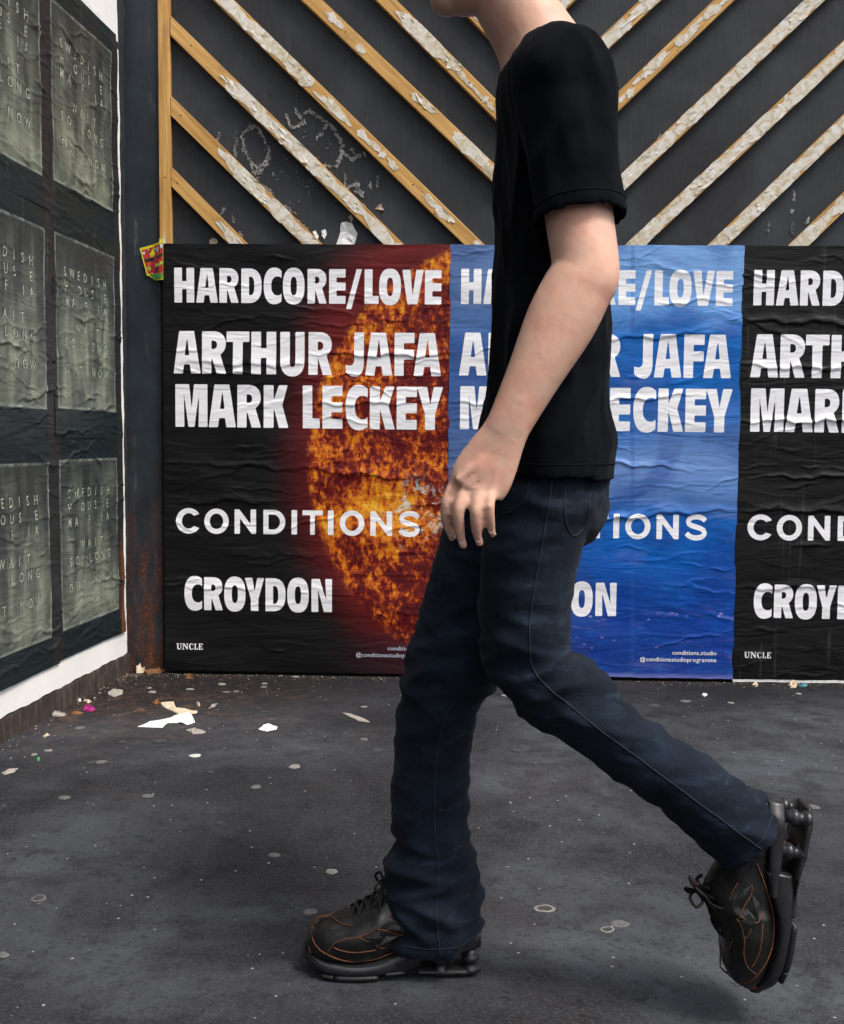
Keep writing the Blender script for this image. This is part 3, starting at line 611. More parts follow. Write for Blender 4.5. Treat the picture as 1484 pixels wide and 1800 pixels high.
def place_side(s_left, z0, extra=0.):
    def place(X, Z, Hh):
        z = z0+Z; s = s_left-X+SHR*(z-.1); h = Hh+extra
        return np.stack([CORNER[0]+TS[0]*s+NS[0]*h, CORNER[1]+TS[1]*s+NS[1]*h, z], 1)
    return place
# older white sheets below: a strip shows at foot, edge and top
sheet('backing_paper', 1.72, 2.12, .008, place_side(1.700, .062, -.0030), Paper(1.72, 2.12, 77, 40, .5), m_plain('white_backing_paper', (.80, .79, .76), .75, .2, .05, 8, .3, .002), None, .0035, label='old white sheet under the grey green posters, showing as a strip above the plinth', cat='paper sheet')
sheet('backing_paper', 1.60, .72, .008, place_side(1.588, 2.205, -.0026), Paper(1.6, .72, 78, 20, .5), m_plain('white_upper_paper', (.80, .80, .80), .7, .2, .04, 8, .3, .002), None, .002, label='bright white sheet at the very top left above the grey green posters', cat='paper sheet')
ROWS = [('SWEDISH', [0, 1, 2, 3, 4, 5, 6], .20), ('HOUSE', [0, 2, 3, 4, 6], .285), ('MAFIA', [0, 1, 3, 5, 6], .37), ('WAIT', [1.8, 2.85, 3.8, 4.85], .515), ('SOLONG', [0, 1, 3, 4, 5, 6], .605), ('OUTNOW', [0, 1, 2, 4, 5, 6], .76)]
names_r = ['topmost', 'middle', 'lowest']
for c in range(3):
    for r in range(3):
        z0 = [1.523, .838, .147][r]; hgt = [.70, .688, .694][r]; hf = Paper(.549, hgt, 100+c*10+r, 66, 1.25, -.03)
        pl = place_side(.546*(c+1)+.010, z0+(.0 if c == 0 else -.006), .0006+.0005*r+.0009*c)
        mt = m_musicposter(c*3+(2-r)+.2)
        col_ = ['column beside the corner post', 'column cut by the left picture edge', 'third column outside the picture'][c]
        o = sheet('music_poster', .549, hgt, .0036 if c < 2 else .008, pl, hf, mt, None, .0008, seed=c+r, label=f'grey green lettered poster, {names_r[r]} in the {col_}', cat='poster', group='grey green posters on the side wall')
        dk, lt = [], []
        for wd, cs, fr in ROWS:
            for ch, k in zip(wd, cs):
                v, f, (a, b) = glyph_mesh(ch); cx = .093+k*.0515; cz = .624-fr*.534
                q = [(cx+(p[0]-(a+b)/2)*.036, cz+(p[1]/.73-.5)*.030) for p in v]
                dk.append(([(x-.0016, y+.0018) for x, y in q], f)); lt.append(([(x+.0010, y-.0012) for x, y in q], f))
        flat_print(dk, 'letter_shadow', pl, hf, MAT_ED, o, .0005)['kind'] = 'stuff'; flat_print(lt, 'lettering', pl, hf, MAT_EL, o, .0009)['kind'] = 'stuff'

# ------------------------------------------------------------------ torn sticker on the post
def sticker():
    Q = lambda x, y: f2((200+x/10.6, 380+y/10.6))
    o = obj('torn_sticker', None, label='small torn red and green sticker with yellow border beside the upper poster corner', cat='sticker')
    def yd(x): return -.004+.020*min(1, max(0, (-.012-x)/.03))**1.0*1.0
    def patch(pts, name, c, lift, k=6):
        P = [Q(*p) for p in pts]; vs, fs = [], []
        bm = bmesh.new(); f = bm.faces.new([bm.verts.new((p[0], 0, p[1])) for p in P]); bmesh.ops.triangulate(bm, faces=[f]); bmesh.ops.subdivide_edges(bm, edges=list(bm.edges), cuts=2, use_grid_fill=True)
        for v in bm.verts: v.co.y = yd(v.co.x)-lift-.0012*noise.noise((v.co.x*90, 0, v.co.z*90))
        bmesh.ops.recalc_face_normals(bm, faces=list(bm.faces))
        me = bpy.data.meshes.new(name); bm.to_mesh(me); bm.free(); obj(name, me, c, o)
    Yl = m_plain('yellow_print', (.62, .55, .02), .4); Rd = m_plain('red_print', (.42, .025, .035), .4, .4, .4, 400); Gr = m_plain('green_print', (.06, .25, .06), .4, .4, .5, 300)
    Lg = m_plain('lime_print', (.30, .50, .06), .4, .4, .4, 300); Bk = m_plain('black_print', (.02, .02, .02), .4); Wh = m_plain('grey_white_print', (.5, .5, .52), .4)
    patch([(470, 590), (865, 485), (862, 430), (900, 420), (940, 500), (940, 1190), (800, 1200), (720, 1160), (640, 1100), (610, 1105)], 'border', Yl, 0)
    patch([(505, 630), (870, 530), (932, 500), (935, 1110), (760, 1100), (640, 1060), (620, 1050)], 'red_ground', Rd, .0004)
    patch([(515, 660), (580, 655), (552, 780)], 'white_triangle', Wh, .0009); patch([(755, 600), (860, 570), (835, 700)], 'white_triangle', Wh, .0009)
    patch([(880, 540), (930, 510), (932, 600), (885, 610)], 'white_corner', Wh, .0009)
    patch([(565, 790), (850, 735), (932, 690), (932, 740), (850, 800), (575, 850)], 'black_band', Bk, .0009)
    patch([(590, 790), (640, 780), (640, 825), (595, 830)], 'green_mark', Gr, .0012)
    patch([(600, 950), (760, 900), (932, 840), (932, 900), (780, 950), (640, 1010)], 'lime_band', Lg, .0009)
    patch([(680, 990), (840, 945), (850, 975), (690, 1015)], 'black_band', Bk, .0012)
    patch([(640, 640), (760, 610), (765, 645), (650, 680)], 'black_band', Bk, .0012)
    patch([(700, 1010), (830, 985), (835, 1040), (720, 1060)], 'black_band', m_plain('dark_red_print', (.08, .02, .03), .4), .0012)
    patch([(650, 1085), (930, 1050), (930, 1170), (790, 1180), (720, 1140)], 'green_foot', Gr, .0012)
    sun = []
    for i in range(11):
        a = math.radians(-10+i*22); sun.append([(680+40*math.cos(a-.06), 905-40*math.sin(a-.06)), (680+72*math.cos(a), 905-72*math.sin(a)), (680+40*math.cos(a+.06), 905-40*math.sin(a+.06))])
    for s in sun: patch(s, 'sun_ray', Yl, .0014)
    patch([(680+34*math.cos(a), 905-34*math.sin(a)) for a in np.linspace(0, 6.28, 10)[:-1]], 'sun_disc', Rd, .0016)
sticker()

# ------------------------------------------------------------------ chewing gum and litter on the ground
MAT_GUM = [m_plain('grey_gum', (.11, .11, .105), .8, .2, .3, 160), m_plain('pale_gum', (.20, .195, .175), .8, .2, .25, 160), m_plain('dark_gum', (.048, .048, .048), .8, .2, .25, 160), m_plain('bright_gum', (.50, .49, .46), .7, .2, .15, 160)]
def gum(px, py, rpx, k, label=None, ring=False, asp=1., grp='flattened chewing gum spots'):
    p = atg(px, py); r = rpx*np.linalg.norm(p-CAMP)/FPX; rg = random.Random(int(px*7+py)); n = 28; bl = blob(0, 0, r*asp, r*1.15, rg, n, .13, 0.02)
    vs = [(x, y, .0004) for x, y in bl]+[(x*.90, y*.90, .0016) for x, y in bl]+[(x*.68, y*.68, .0019 if not ring else .0012) for x, y in bl]+[(0, 0, .0016)]
    fs = []
    for i in range(n):
        j = (i+1) % n; fs += [(i, j, n+j, n+i), (n+i, n+j, 2*n+j, 2*n+i), (2*n+i, 2*n+j, 3*n)]
    me = mesh(vs, fs, True); o = obj('chewing_gum', me, [MAT_GUM[k]]+([MAT_GUM[2]] if ring else []), label=label or 'small flattened grey chewing gum spot trodden into the dark pavement', cat='chewing gum', group=grp)
    if ring:
        for f in me.polygons:
            if min(f.vertices) >= 2*n or max(f.vertices) == 3*n: f.material_index = 1
    o.location = (p[0], p[1], GZ+.0004); o.rotation_euler.z = rg.uniform(0, 3)
gum(958, 1598, 15, 1, 'large ring shaped gum spot on the pavement to the right of the planted shoe', True)
gum(1089, 1625, 14, 0, 'round grey gum spot touching a smaller one, right of the planted shoe'); gum(1068, 1635, 11, 1, 'smaller gum spot overlapping a round one, right of the planted shoe', True)
gum(583, 1533, 10, 1, 'pale gum spot just left of the trouser hem'); gum(545, 1604, 11, 0, 'grey gum spot directly above the toe of the planted shoe')
gum(343, 1329, 9, 3, 'brightest white gum spot below the large torn paper'); gum(68, 1580, 12, 0, 'gum ring near the lower left picture edge', True)
gum(518, 1348, 10, 1, 'pale smudged gum spot left of the front shin'); gum(1427, 1419, 11, 0, 'grey gum spot near the right picture edge above the raised shoe', False)
gum(1432, 1293, 12, 2, 'wide dull gum spot at the right edge, higher than the others')
for px, py, r, k in ((482, 1504, 9, 0), (1276, 1598, 10, 2), (450, 1384, 9, 0), (260, 1400, 9, 0), (113, 1403, 9, 0), (178, 1340, 9, 0), (160, 1341, 7, 2), (85, 1320, 6, 1), (60, 1327, 5, 1), (390, 1203, 7, 1), (398, 1217, 6, 0), (415, 1216, 6, 0), (465, 1202, 5, 1),
     (464, 1208, 6, 0), (334, 1212, 6, 1), (268, 1217, 7, 1), (263, 1210, 4, 1), (891, 1223, 8, 1), (1205, 1233, 8, 0), (1285, 1236, 5, 1), (1404, 1220, 5, 1), (281, 1303, 11, 2), (370, 1358, 6, 2), (300, 1320, 6, 2), (465, 1252, 6, 2), (520, 1190, 5, 1), (215, 1305, 7, 2),
     (123, 1293, 10, 2), (140, 1280, 8, 0), (640, 1243, 5, 1), (640, 1300, 7, 0), (663, 1319, 8, 2), (735, 1480, 6, 2), (1150, 1240, 9, 2), (1042, 1232, 7, 2), (1010, 1258, 7, 2), (908, 1320, 8, 2), (1130, 1280, 8, 2), (30, 1480, 7, 2), (205, 1480, 8, 2), (5, 1680, 9, 0), (385, 1448, 7, 2), (380, 1300, 5, 2), (150, 1219, 5, 1)):
    zone = ('at the foot of the sun poster' if px < 780 else 'in front of the blue and right hand posters') if py < 1262 and px > 240 else 'near the side wall at left' if px < 235 else 'on open pavement left of the standing leg' if px < 700 else 'on open pavement right of the standing leg'
    gum(px, py, r, k, 'one of the small flattened gum spots '+zone, grp='small gum spots '+zone)
def litter(pts, name, mat, label, cat, seed, lift=.006, z0=.0008):
    P = [atg(*p) for p in pts]; rg = random.Random(seed); c = np.mean(P, 0); pl = [(p[0]-c[0], p[1]-c[1]) for p in P]
    dn = []
    for a, b in zip(pl, pl[1:]+pl[:1]):
        dn.append(a); m_ = ((a[0]+b[0])/2, (a[1]+b[1])/2); L = math.hypot(a[0]-b[0], a[1]-b[1]); dn.append((m_[0]+rg.gauss(0, L*.05), m_[1]+rg.gauss(0, L*.05)))
    n = len(dn); rings = [1, .96, .7, .4]
    vs = []
    for k, s in enumerate(rings):
        for x, y in dn: vs.append((x*s, y*s, z0 if k == 0 else z0+.0005+rg.random()*lift*(1 if k > 1 else .6)))
    vs.append((0, 0, z0+lift*.5)); fs = []
    for k in range(3):
        for i in range(n): j = (i+1) % n; fs.append((k*n+i, k*n+j, (k+1)*n+j, (k+1)*n+i))
    fs += [(3*n+i, 3*n+(i+1) % n, 4*n) for i in range(n)]
    o = obj(name, mesh(vs, fs), mat, label=label, cat=cat); o.location = (c[0], c[1], GZ)
CRM = m_plain('cream_crumpled_paper', (.55, .45, .33), .8, .2, .3, 70, .6, .003); BRN = m_plain('brown_leaf', (.16, .075, .03), .7, .3, .4, 120); GRY = m_plain('dirty_grey_paper', (.30, .27, .24), .8, .2, .3, 120, .6, .003)
litter([(241, 1278), (262, 1270), (300, 1262), (317, 1255), (334, 1252), (343, 1270), (329, 1275), (318, 1271), (293, 1272), (286, 1280)], 'paper_scrap', MAT_WP, 'large white torn paper lying flat on the pavement near the corner', 'paper scrap', 1, .004)
litter([(454, 1283), (462, 1277), (473, 1275), (488, 1279), (487, 1283), (468, 1287)], 'paper_scrap', MAT_WP, 'small white torn paper lying alone to the right of the large one', 'paper scrap', 2, .008)
litter([(326, 1285), (341, 1281), (352, 1284), (362, 1288), (352, 1291), (338, 1291)], 'paper_scrap', GRY, 'grubby pinkish paper scrap just below the large white one', 'paper scrap', 3)
litter([(282, 1236), (304, 1234), (303, 1237), (290, 1238.5), (297, 1244), (314, 1252), (330, 1252.5), (347, 1251), (346, 1254), (330, 1256), (312, 1255.5), (291, 1245), (284, 1239)], 'paper_strip', CRM, 'twisted cream paper strip lying behind the large white scrap', 'paper strip', 4, .005)
litter([(234, 1176), (240, 1171), (250, 1171), (256, 1176), (252, 1183), (240, 1184)], 'crumpled_paper', CRM, 'crumpled cream and orange paper at the foot of the steel post', 'paper', 5, .035)
litter([(252, 1181), (270, 1179), (290, 1176), (295, 1180), (280, 1184), (258, 1186)], 'dead_leaf', BRN, 'brown dead leaf beside the crumpled paper at the post foot', 'leaf', 6, .018)
litter([(326, 1193), (331, 1186), (340, 1190), (338, 1194)], 'dead_leaf', BRN, 'orange brown leaf fragment at the foot of the sun poster', 'leaf', 7, .012)
litter([(268, 1238), (274, 1232), (281, 1236), (275, 1239)], 'dead_leaf', BRN, 'curled brown leaf stub left of the twisted paper strip', 'leaf', 8, .014)
litter([(145, 1250), (150, 1243), (158, 1242), (168, 1248), (160, 1252)], 'petal_scrap', m_plain('magenta_petal', (.33, .02, .17), .6, .3, .5, 200), 'magenta petal like scrap near the side wall', 'petal', 9, .012)
litter([(125, 1253), (140, 1252), (146, 1255), (128, 1257)], 'twig', BRN, 'short brown twig beside the magenta scrap', 'twig', 10, .006)
litter([(136, 1232), (140, 1229), (143, 1233), (139, 1235)], 'pebble', MAT_WP, 'small white pebble near the foot of the side wall', 'pebble', 11, .010)
litter([(147, 1233), (155, 1231), (161, 1234), (154, 1237)], 'pebble', CRM, 'flat tan pebble right of the small white pebble', 'pebble', 12, .006)
litter([(190, 1217), (200, 1212), (216, 1213), (215, 1221), (200, 1226), (190, 1222)], 'paper_scrap', GRY, 'grubby brown grey paper flat on the ground close to the corner', 'paper scrap', 13, .005)
litter([(90, 1257), (97, 1248), (116, 1258), (108, 1260), (92, 1260)], 'paper_scrap', GRY, 'grey wedge of dirty paper against the plinth', 'paper scrap', 14, .012)
litter([(64, 1336), (70, 1333), (70, 1337), (66, 1339)], 'plastic_scrap', m_plain('green_plastic', (.03, .28, .08), .4), 'tiny green plastic scrap near the left picture edge', 'scrap', 15, .006)
litter([(366, 1247), (374, 1240), (383, 1238), (378, 1243), (368, 1246)], 'paper_scrap', GRY, 'thin grey paper curl right of the large white scrap', 'paper scrap', 16, .008)
litter([(345, 1241), (348, 1237), (352, 1241), (349, 1243)], 'pebble', CRM, 'small cream pebble behind the large white scrap', 'pebble', 17, .012)
litter([(2, 1360), (14, 1353), (32, 1352), (26, 1358), (8, 1363)], 'paper_scrap', GRY, 'long grey paper smear at the left picture edge', 'paper scrap', 18, .003)
litter([(75, 1295), (84, 1290), (88, 1293), (78, 1298)], 'paper_scrap', CRM, 'small cream crumb like scrap near the plinth at left', 'paper scrap', 19, .006)
litter([(1385, 1207), (1392, 1201), (1402, 1205), (1400, 1209), (1390, 1210)], 'crumpled_paper', CRM, 'crumpled white and orange paper at the foot of the right hand poster', 'paper', 20, .02)
litter([(1404, 1207), (1412, 1203), (1420, 1206), (1412, 1209)], 'plastic_scrap', m_plain('teal_plastic', (.06, .22, .25), .4), 'teal plastic scrap beside crumpled paper under the right hand poster', 'scrap', 21, .01)
litter([(1322, 1207), (1326, 1202), (1333, 1205), (1330, 1209)], 'pebble', CRM, 'cream pebble under the left part of the right hand poster', 'pebble', 22, .012)
litter([(1233, 1223), (1239, 1220), (1244, 1222), (1238, 1226)], 'pebble', MAT_WP, 'white pebble on the ground in front of the blue poster', 'pebble', 23, .008)
litter([(932, 1233), (942, 1228), (957, 1229), (950, 1234), (940, 1236)], 'paper_scrap', GRY, 'pale crumpled scrap on the ground in front of the blue poster', 'paper scrap', 24, .006)
litter([(920, 1226), (932, 1224), (936, 1227), (926, 1229)], 'paper_scrap', CRM, 'flat tan scrap left of the pale crumpled scrap near the blue poster', 'paper scrap', 25, .004)
litter([(985, 1241), (1000, 1241), (1005, 1236), (1008, 1243), (1024, 1246), (1003, 1246)], 'paper_scrap', MAT_WP, 'wispy white torn paper fleck on the pavement right of the standing leg', 'paper scrap', 26, .01)
litter([(601, 1254), (612, 1254), (648, 1268), (650, 1271), (630, 1268)], 'paper_strip', GRY, 'faint grey paper strip on the pavement left of the standing leg', 'paper strip', 27, .003)
# uncountable grit
def grit():
    rg = random.Random(9); parts = []
    def bit(x, y, r):
        a = rg.uniform(0, 6); v = [(x+r*math.cos(a+k*2.09)*rg.uniform(.6, 1.3), y+r*math.sin(a+k*2.09)*rg.uniform(.6, 1.3), GZ+.0008) for k in range(3)]+[(x, y, GZ+.0008+r*rg.uniform(.4, .9))]
        return v, [(0, 1, 3), (1, 2, 3), (2, 0, 3)]
    for _ in range(900):
        s = rg.random()**1.5*1.6; h = abs(rg.gauss(0, .035))+.004; p = sw(s, 0, h); parts.append(bit(p[0], p[1], rg.uniform(.0008, .0035)))
    for _ in range(1500): parts.append(bit(rg.uniform(-.15, 2.9), -.006-abs(rg.gauss(0, .035)), rg.uniform(.0008, .0035)))
    for _ in range(500): parts.append(bit(rg.gauss(.05, .3), -abs(rg.gauss(.1, .22))-.01, rg.uniform(.0008, .003)))
    obj('grit', mesh(*join(parts)), m_grit(), kind='stuff', label='brown and pale grit gathered along the foot of the walls', cat='grit')
def m_grit():
    m = M('mixed_grit', .8, .2); w = m.noise(m.obj(), 90, 1, .5)
    m.col(m.ramp(w, [(.35, (.03, .02, .015)), (.5, (.10, .07, .05)), (.62, (.25, .17, .10)), (.7, (.55, .52, .48))])); return m.m
grit()

# ------------------------------------------------------------------ the walking person
def smooth_path(P, R, k=6):
    P = np.array(P, float); R = np.array(R, float); n = len(P); oP, oR = [], []
    for i in range(n-1):
        p0, p1, p2, p3 = P[max(i-1, 0)], P[i], P[i+1], P[min(i+2, n-1)]; r0, r1, r2, r3 = R[max(i-1, 0)], R[i], R[i+1], R[min(i+2, n-1)]
        for j in range(k):
            t = j/k; f = lambda a, b, c, d: .5*((2*b)+(-a+c)*t+(2*a-5*b+4*c-d)*t*t+(-a+3*b-3*c+d)*t**3)
            oP.append(f(p0, p1, p2, p3)); oR.append(f(r0, r1, r2, r3))
    oP.append(P[-1]); oR.append(R[-1]); return np.array(oP), np.array(oR)
def loft(P, R, side=(0, 1, 0), k=6, seg=28, hollow=0, caps=True, fn=None, wob=None):
    """R rows: (half size across side-perp, half size along side)"""
    P, R = smooth_path(P, R, k); T = np.gradient(P, axis=0); T /= np.linalg.norm(T, axis=1)[:, None]; side = np.array(side, float)
    A, B = [], []
    for t in T:
        b = side-t*(side@t); b /= np.linalg.norm(b); A.append(np.cross(b, t)); B.append(b)
    A, B = np.array(A), np.array(B); rows = []
    if caps and not fn:       # rounded ends
        pass
    for i in range(len(P)): rows.append((P[i], A[i], B[i], R[i]))
    if hollow:
        t = T[-1]; rows.append((P[-1], A[-1], B[-1], R[-1]-.0055)); rows.append((P[-1]-t*hollow, A[-1], B[-1], R[-1]-.008))
    vs, fs = [], []
    for (p, a, b, r) in rows:
        for s in range(seg):
            th = 6.28318*s/seg; m_ = wob(th, len(vs)//seg/len(rows)) if wob else 1.
            vs.append(p+a*r[0]*math.cos(th)*m_+b*r[1]*math.sin(th)*m_)
    n = len(rows)
    for i in range(n-1):
        for s in range(seg): s2 = (s+1) % seg; fs.append((i*seg+s, i*seg+s2, (i+1)*seg+s2, (i+1)*seg+s))
    vs += [rows[0][0], rows[-1][0]]; c0, c1 = n*seg, n*seg+1
    fs += [(s, c0, (s+1) % seg) for s in range(seg)]+[((n-1)*seg+s, (n-1)*seg+(s+1) % seg, c1) for s in range(seg)]
    return vs, fs
def ball(c, r, seg=16):
    bm = bmesh.new(); bmesh.ops.create_uvsphere(bm, u_segments=seg, v_segments=seg//2+2, radius=1)
    r = (r, r, r) if not hasattr(r, '__len__') else r
    bm.verts.index_update(); v = [(c[0]+p.co.x*r[0], c[1]+p.co.y*r[1], c[2]+p.co.z*r[2]) for p in bm.verts]; f = [tuple(q.index for q in g.verts) for g in bm.faces]; bm.free(); return v, f
def fused(parts, voxel, smooth_it=2, disp=None, subd=0):
    me = mesh(*join(parts)); bm = bmesh.new(); bm.from_mesh(me); bmesh.ops.recalc_face_normals(bm, faces=list(bm.faces)); bm.to_mesh(me); bm.free()
    o = bpy.data.objects.new('tmp', me); COL.objects.link(o)
    r = o.modifiers.new('r', 'REMESH'); r.mode = 'VOXEL'; r.voxel_size = voxel
    if smooth_it: s = o.modifiers.new('s', 'SMOOTH'); s.factor = .5; s.iterations = smooth_it
    dg = bpy.context.evaluated_depsgraph_get(); out = bpy.data.meshes.new_from_object(o.evaluated_get(dg)); bpy.data.objects.remove(o)
    if disp:
        for v, nrm in zip(out.vertices, [vv.normal.copy() for vv in out.vertices]): v.co = v.co+nrm*disp(v.co)
    out.shade_smooth(); out.update(); return out
YB, YF, YN, YA = -2.255, -2.19, -2.335, -2.455     # body, far leg, near leg, near arm
person = obj('person', None, label='person in black t-shirt and dark jeans striding left past the posters', cat='person')
skin = M('skin', .5, .4); skin.b.inputs['Subsurface Weight'].default_value = .12; skin.b.inputs['Subsurface Radius'].default_value = (.01, .004, .002)
_p = skin.geo(); _c = skin.mix(skin.mul(skin.step(skin.noise(_p, 17, 5, .65), .42, .68), .65), (.64, .385, .28), (.60, .28, .205)); _c = skin.mix(skin.mul(skin.step(skin.noise(_p, 9, 3, .5, .6), .56, .64), .22), _c, (.42, .33, .30))
_h = skin.vor(skin.sc(_p, (1, 1, .22), rot=(0, .5, 0)), 260); skin.col(skin.mix(skin.mul(skin.step(_h, .10, .02), .35), _c, (.20, .11, .07)))
_v = skin.noise(_p, 30, 2, .5, .3); skin.bump(_v, .35, .004); skin.bump(skin.noise(_p, 330, 4, .7), .35, .0008, skin.nrm); skin.rgh(skin.ramp(skin.noise(_p, 60, 3), [(.3, .42), (.7, .6)])); MAT_SK = skin.m
def P3(L, Y): return [at(x, y, Y) for x, y in L]
bp = []
TC = [(955, 90), (970, 150), (975, 240), (975, 340), (972, 450), (970, 560), (968, 680), (962, 780), (955, 850)]
TR = [(.055, .075), (.072, .160), (.074, .158), (.074, .150), (.075, .140), (.072, .135), (.078, .145), (.085, .155), (.07, .13)]
bp.append(loft(P3(TC, YB), TR, side=(0, 1, 0)))
# neck and head
bp.append(loft(P3([(968, 130), (940, 70), (905, 10), (880, -50)], YB), [(.075, .075), (.060, .060), (.056, .056), (.06, .06)]))
hc = at(862, -118, YB)
bp.append(ball(hc+np.array([.01, 0, .012]), (.098, .077, .108), 24)); bp.append(ball(hc+np.array([-.035, 0, -.055]), (.058, .056, .062), 20)); bp.append(ball(hc+np.array([-.062, 0, -.094]), (.026, .030, .024)))
bp.append(ball(hc+np.array([-.098, 0, -.022]), (.016, .012, .014))); bp.append(loft([hc+np.array([-.080, 0, .02]), hc+np.array([-.095, 0, 0]), hc+np.array([-.110, 0, -.022])], [(.010, .008), (.013, .010), (.012, .014)]))
bp.append(loft([hc+np.array([-.055, -.03, .027]), hc+np.array([-.082, -.0, .03]), hc+np.array([-.055, .03, .027])], [(.012, .014), (.014, .012), (.012, .014)], side=(0, 0, 1)))
for s in (-1, 1):
    bp.append(ball(hc+np.array([.018, s*.077, -.012]), (.017, .010, .030))); bp.append(ball(hc+np.array([-.040, s*.036, -.036]), (.040, .026, .034))); bp.append(ball(hc+np.array([-.066, s*.030, .026]), (.016, .022, .010)))
bp.append(ball(hc+np.array([-.086, 0, -.058]), (.013, .022, .007))); bp.append(ball(hc+np.array([-.083, 0, -.069]), (.012, .020, .007)))
# near arm
SH, EL, WR = at(990, 150, -2.405), at(1030, 478, YA), at(897, 742, YA-.02)
UPA = EL-SH
bp.append(loft([SH, SH+UPA*.35, SH+UPA*.7, EL, EL+(WR-EL)*.12, EL+(WR-EL)*.35, EL+(WR-EL)*.7, WR, at(886, 764, YA-.02)], [(.047, .043), (.048, .045), (.045, .042), (.044, .041), (.046, .042), (.046, .040), (.036, .032), (.0295, .0235), (.029, .022)]))
# hand : palm + four fingers + thumb (back of the hand towards the camera and forward)
YH = YA-.02
pal = [(897, 742), (884, 768), (866, 802), (847, 838), (836, 862)]
bp.append(loft(P3(pal, YH), [(.029, .023), (.031, .021), (.037, .0185), (.041, .0165), (.038, .014)], side=(.12, 1, 0)))
fing = [([(803, 844), (786, 882), (785, 916), (795, 944)], -.014, .0080), ([(823, 854), (807, 894), (807, 928), (814, 958)], -.026, .0083), ([(845, 860), (837, 898), (838, 930), (843, 954)], -.032, .0080), ([(865, 860), (860, 890), (862, 917), (866, 938)], -.032, .0072)]
for pts, yo, r in fing:
    q = [at(x, y, YH+yo+.018+[.004, -.006, .002, .012][i]) for i, (x, y) in enumerate(pts)]
    q = [q[0]+(q[0]-q[1])*.45]+q
    bp.append(loft(q, [(r*1.05, r*1.0), (r*1.12, r*1.08), (r*1.02, r*1.0), (r*.95, r*.92), (r*.62, r*.6)], k=5, seg=14)); bp.append(ball(q[-1], r*.80, 12)); bp.append(ball(q[1], r*1.25, 12)); bp.append(ball(q[2], r*1.1, 12))
NAILS = [([(795, 944)], -.014), ([(814, 958)], -.026), ([(843, 954)], -.032), ([(866, 938)], -.032)]
for kx, ky in ((803, 846), (823, 856), (845, 862), (864, 862)):
    tn = [at(884+(kx-884)*t, 775+(ky-775)*t, YH-.0135-.002*math.sin(3.14*t)) for t in (.15, .5, .8, 1.)]; bp.append(loft(tn, [(.003, .003), (.0042, .0042), (.0045, .0045), (.0065, .0055)], k=4, seg=10))
q = [at(868, 795, YH+.012), at(838, 822, YH+.03), at(806, 852, YH+.038), at(795, 884, YH+.040)]
bp.append(loft(q, [(.016, .014), (.0145, .013), (.0115, .011), (.008, .008)], k=5, seg=14)); bp.append(ball(q[-1], .009, 12))
for (pp, yo) in NAILS:
    nc = at(pp[0][0]-2, pp[0][1]-8, YH+yo+.018+.012-.0062); v_, f_ = ball(nc, (.0048, .0016, .0068), 14); nm = mesh(v_, f_, True)
    obj('fingernail', nm, m_plain('fingernail', (.62, .40, .34), .25, .5, .05), person)
# far arm, swung a little back behind the body
SF, EF, WF = at(985, 150, -2.10), at(1010, 470, -2.06), at(985, 720, -2.06)
bp.append(loft([SF, SF*.5+EF*.5, EF, EF*.5+WF*.5, WF, at(975, 775, -2.06), at(968, 820, -2.06)], [(.055, .05), (.045, .042), (.040, .037), (.037, .033), (.026, .021), (.036, .018), (.028, .014)]))
for i in range(4):
    a = at(958+i*11, 815, -2.06); b = at(952+i*11, 865, -2.055); bp.append(loft([a, (a+b)/2, b], [(.009, .009), (.0085, .0085), (.007, .007)], k=4, seg=12))
bp.append(loft([at(965, 775, -2.075), at(945, 800, -2.085), at(935, 830, -2.085)], [(.014, .013), (.012, .011), (.008, .008)], k=4, seg=12))
# legs inside the jeans
HF, KF, AF = (935, 760), (800, 1165), (770, 1590); HN, KN, AN = (955, 770), (918, 1170), (1325, 1470)
bp.append(loft(P3([HF, (865, 960), KF, (775, 1330), AF, (765, 1640)], YF), [(.075, .075), (.062, .062), (.05, .05), (.045, .045), (.032, .032), (.03, .03)]))
bp.append(loft(P3([HN, (935, 960), KN], YN), [(.075, .075), (.062, .062), (.045, .045)])); bp.append(loft(P3([KN, (1110, 1310), AN, (1350, 1500)], YN), [(.045, .045), (.042, .045), (.030, .030), (.03, .03)]))
obj('body', fused(bp, .0036, 3), MAT_SK, person)
# t-shirt
cot = M('black_cotton', .95, .03); _p = cot.geo()
cot.col(cot.ramp(cot.noise(_p, 30, 4, .6), [(.3, (.0022, .0027, .0040)), (.7, (.0050, .0060, .0085))])); cot.bump(cot.noise(cot.sc(_p, (1, 1, .5)), 900, 2, .5), .2, .0004)
cot.b.inputs['Sheen Weight'].default_value = .02
def fold(v, sc, dirv, ph):
    return noise.noise((v.x*sc[0]+ph, v.y*sc[1], v.z*sc[2]+dirv*v.x*4))
TZ = at(958, 838, YB)[2]
def teed(v):
    a = 1-abs(fold(v, (11, 11, 5), -2.2, 1))*2.6; b = 1-abs(fold(v, (24, 20, 7), 3, 7))*2.2; c = fold(v, (7, 5, 12), 1, 3); k = min(1, max(.15, abs(v.z-TZ)/.06))*min(1, max(.15, abs((v-Vector(SH+UPA*.735)).dot(Vector(UPA).normalized()))/.05) if v.y < -2.33 else 1)
    return k*(.0085*max(a, -.5)+.0034*b+.006*c-.004)
tp = [loft(P3([(960, 92), (966, 115), (972, 160), (975, 240), (974, 340), (972, 450), (970, 560), (966, 680), (960, 780), (958, 838)], YB), [(.060, .072), (.074, .13), (.080, .174), (.083, .172), (.083, .164), (.081, .157), (.082, .153), (.089, .160), (.098, .174), (.101, .178)], hollow=.018)]
